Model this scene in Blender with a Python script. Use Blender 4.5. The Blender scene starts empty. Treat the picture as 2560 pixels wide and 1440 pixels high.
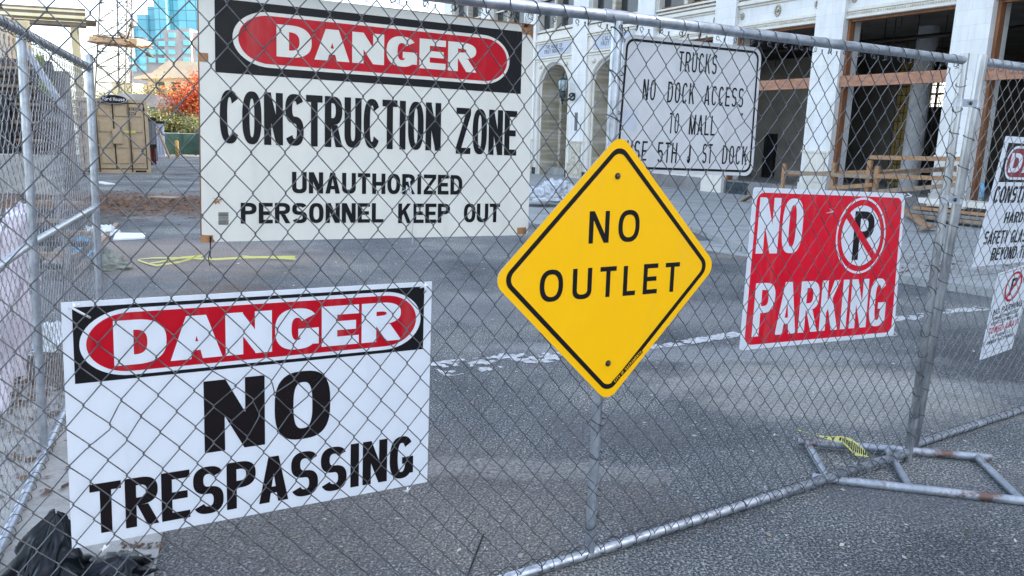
import bpy, math, random
from mathutils import Vector, Matrix, noise
V = Vector
rnd = random.Random(7)
C = bpy.context.scene.collection
R = math.radians

# ---------------------------------------------------------------- camera
F, PITCH, ROLL, HC = 1884.0, .2020, .0277, 1.448
fw = V((0, math.cos(PITCH), -math.sin(PITCH)))
rt0 = V((1, 0, 0)); up0 = rt0.cross(fw)
ca = math.cos(ROLL) * rt0 + math.sin(ROLL) * up0
cb = -math.sin(ROLL) * rt0 + math.cos(ROLL) * up0
CAM = V((0, 0, HC))
cd = bpy.data.cameras.new("camera"); cam = bpy.data.objects.new("camera", cd); C.objects.link(cam)
M = Matrix((ca, cb, -fw)).transposed().to_4x4(); M.translation = CAM
cam.matrix_world = M
cd.sensor_width = 36; cd.lens = 36 * F / 2560; cd.clip_start = .05; cd.clip_end = 3000
bpy.context.scene.camera = cam

def ray(x, y): return fw + ca * ((x - 1280) / F) - cb * ((y - 720) / F)
def gz(y): return -.012 * (min(max(y, 12), 90) - 12)
def G(x, y, up=0.0):                       # survey point on the ground
    z = 0
    for _ in range(25):
        d = ray(x, y); t = (z + up - HC) / d.z; P = CAM + d * t
        z = gz(P.y)
    return P
def at(x, y, Y):
    d = ray(x, y); return CAM + d * (Y / d.y)
def hit(x, y, P0, n):
    d = ray(x, y); return CAM + d * ((P0 - CAM).dot(n) / d.dot(n))

# ---------------------------------------------------------------- mesh helpers
WL = {}
XF = [None]
class MB:
    def __init__(s): s.v = []; s.f = []; s.m = []; s.mi = 0
    def poly(s, pts, flip=False):
        b = len(s.v); s.v += [tuple(p) for p in pts]
        idx = list(range(b, b + len(pts)))
        s.f.append(idx[::-1] if flip else idx); s.m.append(s.mi)
    def obox(s, o, X, Y, Z):               # o corner + 3 edge vectors
        o, X, Y, Z = V(o), V(X), V(Y), V(Z); b = len(s.v)
        s.v += [tuple(o + X * i + Y * j + Z * k) for k in (0, 1) for j in (0, 1) for i in (0, 1)]
        for q in ((0, 2, 3, 1), (4, 5, 7, 6), (0, 1, 5, 4), (2, 6, 7, 3), (0, 4, 6, 2), (1, 3, 7, 5)):
            s.f.append([b + i for i in q]); s.m.append(s.mi)
    def box(s, x0, x1, y0, y1, z0, z1): s.obox((x0, y0, z0), (x1 - x0, 0, 0), (0, y1 - y0, 0), (0, 0, z1 - z0))
    def beam(s, p, q, w, h, up=(0, 0, 1)):
        p, q = V(p), V(q); d = q - p; u = V(up)
        sx = d.cross(u).normalized() * w; sz = sx.cross(d).normalized() * h
        s.obox(p - sx / 2 - sz / 2, sx, d, sz)
    def tube(s, pts, r, n=8, closed=False, caps=True):
        pts = [V(p) for p in pts]; N = len(pts); b = len(s.v)
        rr = r if isinstance(r, (list, tuple)) else [r] * N
        t0 = (pts[1] - pts[0]).normalized()
        ref = V((0, 0, 1)) if abs(t0.z) < .9 else V((1, 0, 0))
        u = t0.cross(ref).normalized()
        for i, p in enumerate(pts):
            if closed: t = pts[(i + 1) % N] - pts[i - 1]
            else: t = pts[min(i + 1, N - 1)] - pts[max(i - 1, 0)]
            if t.length < 1e-9: t = t0.copy()
            t.normalize()
            u = u - t * u.dot(t)
            if u.length < 1e-6: u = t.orthogonal()
            u.normalize(); w = t.cross(u)
            for k in range(n):
                a = 2 * math.pi * k / n
                s.v.append(tuple(p + (u * math.cos(a) + w * math.sin(a)) * rr[i]))
        L = N if closed else N - 1
        for i in range(L):
            j = (i + 1) % N
            for k in range(n):
                k2 = (k + 1) % n
                s.f.append([b + i * n + k, b + i * n + k2, b + j * n + k2, b + j * n + k]); s.m.append(s.mi)
        if caps and not closed:
            s.f.append([b + k for k in range(n)][::-1]); s.m.append(s.mi)
            s.f.append([b + (N - 1) * n + k for k in range(n)]); s.m.append(s.mi)
    def pipe(s, p, q, r, n=16, wall=.003):  # open ended pipe: outer, inner, end rings
        p, q = V(p), V(q); t = (q - p).normalized(); u = t.orthogonal().normalized(); w = t.cross(u); b = len(s.v)
        for P, rad in ((p, r), (q, r), (q, r - wall), (p, r - wall)):
            for k in range(n):
                a = 2 * math.pi * k / n; s.v.append(tuple(P + (u * math.cos(a) + w * math.sin(a)) * rad))
        for g in range(4):
            h = (g + 1) % 4
            for k in range(n):
                k2 = (k + 1) % n
                s.f.append([b + g * n + k, b + g * n + k2, b + h * n + k2, b + h * n + k]); s.m.append(s.mi)
    def lathe(s, c, prof, n=20):
        c = V(c); b = len(s.v)
        for r, z in prof:
            for k in range(n):
                a = 2 * math.pi * k / n; s.v.append(tuple(c + V((r * math.cos(a), r * math.sin(a), z))))
        for i in range(len(prof) - 1):
            for k in range(n):
                k2 = (k + 1) % n
                s.f.append([b + i * n + k, b + i * n + k2, b + (i + 1) * n + k2, b + (i + 1) * n + k]); s.m.append(s.mi)
    def build(s, name, mats, parent=None, smooth=False, origin=None, bevel=0):
        if not isinstance(mats, (list, tuple)): mats = [mats]
        if not s.v: s.v = [(0, 0, 0)]
        if XF[0]: s.v = [tuple(XF[0](p)) for p in s.v]
        if origin is None:
            xs = [p[0] for p in s.v]; ys = [p[1] for p in s.v]; zs = [p[2] for p in s.v]
            origin = V(((min(xs) + max(xs)) / 2, (min(ys) + max(ys)) / 2, min(zs)))
        me = bpy.data.meshes.new(name)
        me.from_pydata([tuple(V(p) - origin) for p in s.v], [], s.f)
        for m in mats: me.materials.append(m)
        me.polygons.foreach_set('material_index', s.m)
        if smooth: me.polygons.foreach_set('use_smooth', [True] * len(s.f))
        me.update()
        o = bpy.data.objects.new(name, me); C.objects.link(o)
        if smooth == 'auto':
            md = o.modifiers.new('n', 'EDGE_SPLIT'); md.split_angle = R(35)
        if bevel:
            md = o.modifiers.new('b', 'BEVEL'); md.width = bevel; md.segments = 2; md.limit_method = 'ANGLE'
        if parent is not None:
            o.parent = parent; o.location = origin - WL[parent.name]
        else: o.location = origin
        WL[o.name] = V(origin)
        return o

def thing(name, loc, label, cat, group=None):
    o = bpy.data.objects.new(name, None); C.objects.link(o); o.location = loc; o.empty_display_size = .1
    WL[o.name] = V(loc); return tag(o, label, cat, group)
def tag(o, label=None, cat=None, group=None, kind=None):
    if label: o['label'] = label
    if cat: o['category'] = cat
    if group: o['group'] = group
    if kind: o['kind'] = kind
    return o

# ---------------------------------------------------------------- materials
def newmat(name):
    m = bpy.data.materials.new(name); m.use_nodes = True
    nt = m.node_tree; b = nt.nodes['Principled BSDF']; return m, nt, b
def N(nt, t, **kw):
    n = nt.nodes.new(t)
    for k, v in kw.items():
        if k in n.inputs: n.inputs[k].default_value = v
        else: setattr(n, k, v)
    return n
def ramp(nt, src, stops):
    r = nt.nodes.new('ShaderNodeValToRGB'); el = r.color_ramp.elements
    while len(el) > 1: el.remove(el[-1])
    el[0].position = stops[0][0]; el[0].color = (*stops[0][1], 1)
    for p, c in stops[1:]:
        e = el.new(p); e.color = (*c, 1)
    nt.links.new(src, r.inputs[0]); return r.outputs[0]
def coord(nt, scale=(1, 1, 1)):
    t = nt.nodes.new('ShaderNodeTexCoord'); mp = nt.nodes.new('ShaderNodeMapping')
    mp.inputs['Scale'].default_value = scale
    nt.links.new(t.outputs['Object'], mp.inputs[0]); return mp.outputs[0]
def nz(nt, co, scale, detail=4, rough=.6):
    n = nt.nodes.new('ShaderNodeTexNoise'); n.inputs['Scale'].default_value = scale
    n.inputs['Detail'].default_value = detail; n.inputs['Roughness'].default_value = rough
    nt.links.new(co, n.inputs['Vector']); return n.outputs['Fac']
def mixc(nt, fac, a, b, mode='MIX'):
    m = nt.nodes.new('ShaderNodeMix'); m.data_type = 'RGBA'; m.blend_type = mode
    for s, v in ((0, fac), (6, a), (7, b)):
        if hasattr(v, 'links') or hasattr(v, 'is_linked'): nt.links.new(v, m.inputs[s])
        elif s == 0: m.inputs[0].default_value = v
        else: m.inputs[s].default_value = (*v, 1)
    return m.outputs[2]
def bump(nt, b, h, strength=.3, dist=.01):
    n = nt.nodes.new('ShaderNodeBump'); n.inputs['Strength'].default_value = strength; n.inputs['Distance'].default_value = dist
    nt.links.new(h, n.inputs['Height']); nt.links.new(n.outputs[0], b.inputs['Normal'])

def mottled(name, c1, c2, scale=8, rough=.6, metal=0, stretch=(1, 1, 1), bmp=0, bd=.01, lo=.35, hi=.65, spec=None, fine=None):
    m, nt, b = newmat(name); co = coord(nt, stretch)
    f = nz(nt, co, scale, 6); col = ramp(nt, f, [(lo, c1), (hi, c2)])
    if fine:
        f2 = nz(nt, co, fine, 3); col = mixc(nt, .35, col, ramp(nt, f2, [(.3, tuple(x * .6 for x in c1)), (.7, c2)]))
    nt.links.new(col, b.inputs['Base Color'])
    b.inputs['Roughness'].default_value = rough; b.inputs['Metallic'].default_value = metal
    if spec is not None: b.inputs['Specular IOR Level'].default_value = spec
    if bmp: bump(nt, b, nz(nt, co, scale * 3, 5), bmp, bd)
    return m

def asphalt():
    m, nt, b = newmat('asphalt'); co = coord(nt)
    f1 = nz(nt, co, 105, 4, .75); f2 = nz(nt, co, .7, 6); f3 = nz(nt, co, 55, 2)
    base = ramp(nt, f1, [(.37, (.018, .021, .023)), (.5, (.105, .117, .123)), (.59, (.36, .38, .39)), (.68, (.75, .76, .76))])
    patch = ramp(nt, f2, [(.35, (.45, .46, .48)), (.5, (.82, .82, .81)), (.66, (1.35, 1.27, 1.14))])
    c = mixc(nt, 1, base, patch, 'MULTIPLY')
    # aggregate specks
    vo = nt.nodes.new('ShaderNodeTexVoronoi'); vo.inputs['Scale'].default_value = 95; nt.links.new(co, vo.inputs['Vector'])
    sp = ramp(nt, vo.outputs['Color'], [(.82, (0, 0, 0)), (.9, (.16, .16, .155))])
    c = mixc(nt, 1, c, sp, 'ADD')
    # brown dirt and leaf dust washed against the left side and the far end; oil stains; pale blobs paint in sheen and tyre arcs
    geo = nt.nodes.new('ShaderNodeNewGeometry'); sep = nt.nodes.new('ShaderNodeSeparateXYZ'); nt.links.new(geo.outputs['Position'], sep.inputs[0])
    def blob(cx, cy, rx, ry):
        mp = nt.nodes.new('ShaderNodeMapping'); mp.vector_type = 'TEXTURE'
        mp.inputs['Location'].default_value = (cx, cy, 0); mp.inputs['Scale'].default_value = (rx, ry, 1e6)
        nt.links.new(geo.outputs['Position'], mp.inputs[0])
        ln = nt.nodes.new('ShaderNodeVectorMath'); ln.operation = 'LENGTH'; nt.links.new(mp.outputs[0], ln.inputs[0])
        return ln.outputs['Value']
    fn = nz(nt, co, 2.2, 6, .7)
    for (cx, cy, rx, ry, amt, colr) in ((-7.2, 14.2, 3.4, 2.6, .8, (.16, .085, .045)), (-4.2, 8.3, 2.4, 1.3, .55, (.30, .235, .19)), (-2.6, 5.0, .7, 2.3, .85, (.13, .095, .07)), (5.5, 9.5, 3.2, .8, .4, (.28, .2, .15)), (-.6, 2.8, 1.3, .7, .38, (.18, .145, .12)), (1.9, 4.3, 1.1, .6, .5, (.40, .38, .34)), (2.6, 4.4, 1.6, .16, .3, (.36, .36, .35)), (1.3, 5.0, 1.6, .22, .35, (.40, .41, .41)), (.5, 3.6, .5, .25, .5, (.10, .10, .105)), (-.1, 3.1, .9, .12, .35, (.34, .33, .31)), (1.6, 2.9, .35, .2, .45, (.10, .10, .11)), (2.7, 3.0, .8, .25, .3, (.13, .13, .14)), (.2, 6.2, 3.5, .6, .3, (.28, .28, .28)), (-6.7, 9.3, 1.25, 4.0, .85, (.05, .045, .04))):
        d = blob(cx, cy, rx, ry)
        ad = nt.nodes.new('ShaderNodeMath'); ad.operation = 'ADD'; nt.links.new(d, ad.inputs[0])
        mu = nt.nodes.new('ShaderNodeMath'); mu.operation = 'MULTIPLY_ADD'; mu.inputs[1].default_value = 1.6; mu.inputs[2].default_value = -.8
        nt.links.new(fn, mu.inputs[0]); nt.links.new(mu.outputs[0], ad.inputs[1])
        mr = nt.nodes.new('ShaderNodeMapRange'); mr.inputs[1].default_value = .65; mr.inputs[2].default_value = 1.1; mr.inputs[3].default_value = amt; mr.inputs[4].default_value = 0
        nt.links.new(ad.outputs[0], mr.inputs[0])
        blob_col = mixc(nt, 1, tuple(x * 2.2 for x in colr), ramp(nt, f3, [(.3, (.2, .2, .2)), (.7, (.75, .75, .75))]), 'MULTIPLY')
        c = mixc(nt, mr.outputs[0], c, blob_col)
    # fine cracks
    w = nt.nodes.new('ShaderNodeTexVoronoi'); w.feature = 'DISTANCE_TO_EDGE'; w.inputs['Scale'].default_value = .55
    wn = nt.nodes.new('ShaderNodeMixRGB'); wn.blend_type = 'ADD'; wn.inputs[0].default_value = .25
    n3 = nt.nodes.new('ShaderNodeTexNoise'); n3.inputs['Scale'].default_value = 4; nt.links.new(co, n3.inputs[0])
    nt.links.new(co, wn.inputs[1]); nt.links.new(n3.outputs['Color'], wn.inputs[2]); nt.links.new(wn.outputs[0], w.inputs['Vector'])
    cr = ramp(nt, w.outputs['Distance'], [(0, (.72, .72, .72)), (.004, (1, 1, 1))])
    c = mixc(nt, 1, c, cr, 'MULTIPLY')
    nt.links.new(c, b.inputs['Base Color']); b.inputs['Roughness'].default_value = .85
    b.inputs['Specular IOR Level'].default_value = .3
    bump(nt, b, f1, .8, .006)
    return m
def concrete(name, c1, c2, joints=0):
    m, nt, b = newmat(name); co = coord(nt)
    f = nz(nt, co, 1.3, 8, .65); f2 = nz(nt, co, 60, 3)
    c = mixc(nt, .3, ramp(nt, f, [(.35, c1), (.65, c2)]), ramp(nt, f2, [(.3, tuple(x * .6 for x in c1)), (.7, tuple(x * 1.1 for x in c2))]))
    st = nz(nt, coord(nt, (1, 6, 1)), .8, 4); c = mixc(nt, 1, c, ramp(nt, st, [(.35, (.8, .8, .8)), (.6, (1, 1, 1))]), 'MULTIPLY')
    if joints:
        rot = nt.nodes.new('ShaderNodeMapping'); rot.inputs['Rotation'].default_value = (0, 0, -.52); nt.links.new(co, rot.inputs[0])
        br = nt.nodes.new('ShaderNodeTexBrick'); br.offset = 0; br.inputs['Scale'].default_value = 1; br.inputs['Mortar Size'].default_value = .012
        br.inputs['Brick Width'].default_value = joints; br.inputs['Row Height'].default_value = joints
        br.inputs['Color1'].default_value = br.inputs['Color2'].default_value = (1, 1, 1, 1); br.inputs['Mortar'].default_value = (.45, .43, .4, 1)
        nt.links.new(rot.outputs[0], br.inputs[0]); c = mixc(nt, 1, c, br.outputs[0], 'MULTIPLY')
    nt.links.new(c, b.inputs['Base Color']); b.inputs['Roughness'].default_value = .8; bump(nt, b, f2, .3, .004)
    return m
AZ = .520
U3 = V((math.cos(AZ), math.sin(AZ), 0)); N3 = V((-math.sin(AZ), math.cos(AZ), 0))
def terracotta(name, c, ornate=False, bw=.62, rh=.3):
    m, nt, b = newmat(name)
    geo = nt.nodes.new('ShaderNodeNewGeometry')
    d1 = nt.nodes.new('ShaderNodeVectorMath'); d1.operation = 'DOT_PRODUCT'; d1.inputs[1].default_value = tuple(N3); nt.links.new(geo.outputs['Position'], d1.inputs[0])
    sp = nt.nodes.new('ShaderNodeSeparateXYZ'); nt.links.new(geo.outputs['Position'], sp.inputs[0])
    cm = nt.nodes.new('ShaderNodeCombineXYZ'); nt.links.new(d1.outputs['Value'], cm.inputs[0]); nt.links.new(sp.outputs[2], cm.inputs[1])
    co = coord(nt)
    f = nz(nt, co, 2.5, 6); f2 = nz(nt, coord(nt, (3, 3, .6)), 2, 6)
    col = mixc(nt, .5, ramp(nt, f, [(.3, tuple(x * .86 for x in c)), (.7, c)]), ramp(nt, f2, [(.35, (c[0] * .82, c[1] * .79, c[2] * .73)), (.55, c)]))
    if not ornate:
        br = nt.nodes.new('ShaderNodeTexBrick'); br.inputs['Scale'].default_value = 1; br.inputs['Mortar Size'].default_value = .0035
        br.inputs['Brick Width'].default_value = bw; br.inputs['Row Height'].default_value = rh
        br.inputs['Color1'].default_value = (1, 1, 1, 1); br.inputs['Color2'].default_value = (.93, .94, .95, 1); br.inputs['Mortar'].default_value = (.78, .76, .72, 1)
        nt.links.new(cm.outputs[0], br.inputs[0]); col = mixc(nt, 1, col, br.outputs[0], 'MULTIPLY')
    else:
        vo = nt.nodes.new('ShaderNodeTexVoronoi'); vo.feature = 'SMOOTH_F1'; vo.inputs['Scale'].default_value = 9; nt.links.new(cm.outputs[0], vo.inputs['Vector'])
        col = mixc(nt, 1, col, ramp(nt, vo.outputs['Distance'], [(.1, (1, 1, 1)), (.6, (.62, .58, .5))]), 'MULTIPLY')
        bump(nt, b, vo.outputs['Distance'], 1, .03)
    nt.links.new(col, b.inputs['Base Color']); b.inputs['Roughness'].default_value = .45
    return m
def wood(name, c1, c2, ax=(1, 14, 14), rough=.7):
    m, nt, b = newmat(name); co = coord(nt, ax)
    f = nz(nt, co, 2.5, 6, .65); c = ramp(nt, f, [(.3, c1), (.7, c2)])
    nt.links.new(c, b.inputs['Base Color']); b.inputs['Roughness'].default_value = rough; bump(nt, b, f, .25, .003); return m
def galv(name, c1, c2, rough=.42, metal=.75, rust=0.0, st=(1, 1, 1)):
    m, nt, b = newmat(name); co = coord(nt, st)
    f = nz(nt, co, 14, 6, .7); f2 = nz(nt, coord(nt, (1, 1, .3)), 45, 4)
    c = ramp(nt, f, [(.35, c1), (.65, c2)]); c = mixc(nt, 1, c, ramp(nt, f2, [(.3, (.80, .80, .81)), (.55, (1, 1, 1))]), 'MULTIPLY')
    if rust:
        fr = nz(nt, co, 6.5, 6, .7); k = ramp(nt, fr, [(.62 - rust * .2, (0, 0, 0)), (.72 - rust * .2, (1, 1, 1))])
        c = mixc(nt, k, c, (.15, .095, .08))
    nt.links.new(c, b.inputs['Base Color']); b.inputs['Metallic'].default_value = metal
    r = nt.nodes.new('ShaderNodeMapRange'); r.inputs[3].default_value = rough - .12; r.inputs[4].default_value = rough + .18; nt.links.new(f, r.inputs[0])
    nt.links.new(r.outputs[0], b.inputs['Roughness']); bump(nt, b, f2, .12, .002); return m
def paint(name, c, rough=.4, dirt=.12, scr=0, wave=0):
    m, nt, b = newmat(name); co = coord(nt)
    f = nz(nt, co, 5, 8, .7); col = ramp(nt, f, [(.3, tuple(x * (1 - dirt) for x in c)), (.6, c)])
    g1 = nz(nt, coord(nt, (9, 9, 1.1)), 1.6, 6, .65); gk = ramp(nt, g1, [(.5, (0, 0, 0)), (.78, (.9 * max(0, min(.35, dirt * 2 + .04)),) * 3)])
    col = mixc(nt, gk, col, (.30, .28, .25))
    if scr:
        s2 = nz(nt, coord(nt, (40, 40, 5)), 6, 3); k = ramp(nt, s2, [(.70, (0, 0, 0)), (.74, (scr, scr, scr))]); col = mixc(nt, k, col, (.5, .5, .5))
    nt.links.new(col, b.inputs['Base Color']); b.inputs['Roughness'].default_value = rough; b.inputs['Specular IOR Level'].default_value = .22
    if wave: bump(nt, b, nz(nt, co, 3.5, 3), wave, .02)
    return m

MT = {}
MT['asphalt'] = asphalt()
MT['concrete'] = concrete('concrete', (.27, .285, .285), (.42, .43, .42), 1.5)
MT['oldconc'] = concrete('old_concrete', (.27, .27, .255), (.46, .45, .42))
MT['conc_dark'] = concrete('raw_concrete', (.16, .155, .15), (.3, .29, .28))
MT['terra'] = terracotta('glazed_terracotta', (.80, .80, .785))
MT['terra2'] = terracotta('cream_terracotta', (.76, .72, .645), bw=1.1, rh=.6)
MT['orn'] = terracotta('ornate_terracotta', (.70, .66, .57), True)
MT['marble'] = mottled('dark_green_marble', (.008, .014, .02), (.05, .075, .085), 9, .25)
MT['wire'] = galv('weathered_wire', (.085, .088, .095), (.20, .205, .215), .38, .8)
MT['tie'] = galv('dark_tie_wire', (.035, .037, .042), (.10, .105, .115), .45, .6)
MT['wire2'] = galv('pale_wire', (.22, .23, .24), (.40, .41, .42), .5, .5)
MT['wire3'] = galv('brownish_wire', (.15, .145, .14), (.30, .29, .28), .5, .5)
MT['pipe'] = galv('galvanized_pipe', (.36, .39, .43), (.60, .64, .70), .34, .8)
MT['pipe_dull'] = galv('dull_galvanized_pipe', (.26, .28, .31), (.46, .49, .54), .45, .6, .15)
MT['pipe_dark'] = galv('stained_highlight_pipe', (.22, .23, .24), (.54, .56, .59), .28, .85, 0, (1.6, 1.6, .22))  # vertical streaks: stains, plus highlights painted into the colour
MT['pipe_foot'] = galv('rust_spotted_pipe', (.26, .29, .33), (.44, .48, .53), .45, .5, .45)
MT['white'] = paint('sign_white', (.70, .74, .80), .32, .04, 0, .25)
MT['white_old'] = paint('aged_sign_white', (.72, .72, .66), .3, .08, 0, .1)
MT['white_ref'] = paint('dirty_reflective_white', (.60, .62, .64), .45, .13, 0, .1)
MT['black'] = paint('sign_black', (.005, .005, .007), .45, -.02)
MT['black_scr'] = paint('scuffed_black', (.005, .006, .008), .4, -.02, .10)
MT['dkbrown'] = paint('print_black', (.007, .004, .005), .45, -.02)
MT['red'] = paint('sign_red', (.50, .003, .016), .32, .12)
MT['red_np'] = paint('bright_sign_red', (.74, .004, .026), .35, .2, 0, .2)
MT['red_fade'] = paint('faded_sign_red', (.28, .03, .05), .45, .2)
MT['yellow'] = paint('reflective_yellow', (.95, .50, .002), .38, .03)
MT['bolt'] = mottled('bolt_steel', (.05, .04, .03), (.2, .18, .15), 90, .4, .8)
MT['ply'] = wood('weathered_plywood', (.22, .08, .03), (.50, .26, .10), (6, 6, 1))
MT['plyedge'] = mottled('red_board_edge', (.10, .012, .01), (.22, .03, .02), 12, .7)
MT['lumber'] = wood('construction_lumber', (.26, .13, .06), (.46, .27, .14), (3, 3, 3))
MT['lumber2'] = wood('grey_lumber', (.20, .14, .10), (.36, .27, .19), (3, 3, 3))
MT['beam'] = wood('red_brown_timber', (.30, .13, .075), (.48, .25, .15), (2, 2, 6))
MT['frame'] = wood('copper_brown_frame', (.16, .06, .025), (.32, .14, .06), (6, 6, 1))
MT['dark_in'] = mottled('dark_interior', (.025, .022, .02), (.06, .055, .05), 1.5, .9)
MT['interior'] = mottled('bare_interior_wall', (.17, .155, .135), (.28, .255, .225), 1.2, .9)
MT['col'] = mottled('bare_column', (.5, .5, .52), (.7, .7, .72), 3, .8, bmp=.2)
MT['ochre'] = mottled('ochre_panel', (.20, .13, .03), (.35, .24, .06), 2, .8)
MT['rebar'] = mottled('rebar', (.012, .01, .01), (.04, .03, .025), 20, .8)
MT['glass'] = mottled('dark_window_glass', (.015, .018, .02), (.05, .055, .06), 2, .12)
MT['tan'] = paint('container_tan', (.46, .355, .23), .5, .18, .15)
MT['tan_d'] = paint('container_dark_tan', (.09, .07, .045), .6, .2)  # plain darker tan for the locking bars
MT['gasket'] = paint('door_gasket', (.012, .011, .01), .7, .2)
MT['yellow_tape'] = paint('yellow_plastic', (.58, .56, .16), .4, .1)
MT['grey_box'] = paint('container_grey', (.15, .155, .165), .55, .2)
MT['blue_box'] = paint('container_pale_blue', (.42, .46, .55), .5, .15)
MT['maroon'] = paint('maroon_paint', (.09, .015, .02), .5, .2)
MT['greenscreen'] = mottled('green_windscreen', (.018, .05, .035), (.04, .09, .06), 2, .8)
MT['beige'] = mottled('beige_stucco', (.55, .45, .33), (.66, .55, .42), 1, .85)
MT['yellowwall'] = mottled('pale_yellow_stucco', (.62, .52, .30), (.72, .62, .38), 1, .85)
MT['hotel'] = mottled('grey_pink_precast', (.33, .30, .30), (.42, .38, .38), .4, .8)
MT['slat'] = mottled('brown_louvre', (.17, .12, .08), (.25, .19, .13), 3, .6)
MT['brick'] = mottled('brown_board_wall', (.05, .034, .025), (.11, .075, .055), 5, .85)
MT['cream_sunlit'] = mottled('cream_strip', (.85, .74, .42), (.92, .85, .58), 3, .6)  # cream brightened to stand in for sunlight; the canopy strips are no lamps
MT['dkgrey'] = mottled('dark_planter', (.03, .035, .04), (.07, .075, .08), 3, .7)
MT['steel_rust'] = mottled('tower_steel', (.06, .05, .045), (.14, .12, .11), 3, .7)
MT['pale'] = mottled('tan_sheet', (.46, .32, .17), (.60, .44, .26), 2, .7)
MT['bark'] = mottled('bark', (.05, .04, .03), (.12, .10, .08), 9, .9, bmp=.4)
def leafmat(name, cs):
    m, nt, b = newmat(name)
    oi = nt.nodes.new('ShaderNodeNewGeometry')
    c = ramp(nt, oi.outputs['Random Per Island'], [(i / (len(cs) - 1), x) for i, x in enumerate(cs)])
    nt.links.new(c, b.inputs['Base Color']); b.inputs['Roughness'].default_value = .6
    tr = nt.nodes.new('ShaderNodeBsdfTranslucent'); nt.links.new(c, tr.inputs[0])
    mx = nt.nodes.new('ShaderNodeMixShader'); mx.inputs[0].default_value = .4
    nt.links.new(b.outputs[0], mx.inputs[1]); nt.links.new(tr.outputs[0], mx.inputs[2])
    nt.links.new(mx.outputs[0], nt.nodes['Material Output'].inputs[0]); return m
MT['leaf_red'] = leafmat('red_leaves', [(.45, .03, .02), (.60, .06, .03), (.55, .16, .03), (.70, .10, .06)])
MT['leaf_org'] = leafmat('orange_leaves', [(.42, .13, .02), (.55, .24, .04), (.35, .05, .02), (.30, .2, .04)])
MT['leaf_grn'] = leafmat('green_leaves', [(.05, .08, .02), (.10, .14, .03), (.16, .18, .05)])
MT['leaf_olv'] = leafmat('olive_leaves', [(.14, .13, .05), (.22, .2, .09), (.1, .1, .04)])
MT['leaf_lime'] = leafmat('lime_leaves', [(.25, .35, .05), (.4, .5, .1), (.15, .25, .04)])
MT['chips'] = leafmat('dry_litter', [(.55, .50, .40), (.75, .72, .66), (.30, .18, .09), (.62, .58, .5), (.12, .09, .06)])
MT['drybrown'] = leafmat('dry_brown_leaves', [(.10, .055, .03), (.19, .10, .05), (.28, .17, .09), (.07, .045, .03)])
MT['bag'] = mottled('black_plastic', (.003, .005, .008), (.010, .014, .020), 4, .30, spec=.35)
MT['tarp'] = mottled('pale_lilac_plastic', (.56, .52, .62), (.72, .69, .78), 3, .45)
MT['whiteplastic'] = mottled('white_plastic', (.62, .70, .76), (.80, .85, .88), 4, .4)
MT['sandbag'] = mottled('white_woven_bag', (.52, .56, .60), (.72, .75, .78), 7, .8, bmp=.3)
MT['greybag'] = mottled('green_grey_bag', (.16, .18, .16), (.28, .30, .27), 7, .8, bmp=.4)
MT['blueplastic'] = mottled('blue_plastic', (.10, .30, .50), (.2, .45, .65), 4, .4)
MT['lamp_iron'] = mottled('verdigris_iron', (.02, .03, .035), (.06, .08, .085), 8, .5, .5)
MT['lamp_glass'] = mottled('milky_lamp_glass', (.30, .38, .38), (.45, .52, .50), 3, .15)
MT['line'] = mottled('worn_road_paint', (.34, .35, .36), (.60, .61, .62), 25, .7, lo=.4, hi=.6)
MT['zip'] = paint('white_zip_tie', (.75, .77, .8), .4, .05)
MT['dkgum'] = paint('black_wire_and_openings', (.01, .01, .012), .5, .1)
MT['plaque'] = paint('plaque_grey', (.52, .56, .64), .5, .06)
MT['tapeblk'] = paint('tape_black', (.012, .012, .01), .4, .1)

def glasstower(name, c1, c2, gx, gz_):
    m, nt, b = newmat(name); geo = nt.nodes.new('ShaderNodeNewGeometry'); co = geo.outputs['Position']
    sp = nt.nodes.new('ShaderNodeSeparateXYZ'); nt.links.new(co, sp.inputs[0])
    ad = nt.nodes.new('ShaderNodeMath'); ad.operation = 'ADD'; nt.links.new(sp.outputs[0], ad.inputs[0]); nt.links.new(sp.outputs[1], ad.inputs[1])
    cm = nt.nodes.new('ShaderNodeCombineXYZ'); nt.links.new(ad.outputs[0], cm.inputs[0]); nt.links.new(sp.outputs[2], cm.inputs[1])
    br = nt.nodes.new('ShaderNodeTexBrick'); br.offset = 0; br.inputs['Scale'].default_value = 1; br.inputs['Brick Width'].default_value = gx; br.inputs['Row Height'].default_value = gz_
    br.inputs['Mortar Size'].default_value = .09; br.inputs['Color1'].default_value = (*c1, 1); br.inputs['Color2'].default_value = (*c2, 1); br.inputs['Mortar'].default_value = (c1[0] * .55, c1[1] * .6, c1[2] * .65, 1)
    nt.links.new(cm.outputs[0], br.inputs[0])
    n = nz(nt, coord(nt), .06, 3); c = mixc(nt, 1, br.outputs[0], ramp(nt, n, [(.35, (.75, .8, .85)), (.6, (1, 1, 1))]), 'MULTIPLY')
    nt.links.new(c, b.inputs['Base Color']); b.inputs['Roughness'].default_value = .25; return m
MT['gt'] = glasstower('cyan_curtain_wall', (.17, .52, .60), (.24, .62, .70), 1.9, 1.9)
MT['cyanpane'] = mottled('cyan_pane', (.14, .48, .55), (.25, .65, .70), .8, .2)

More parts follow.
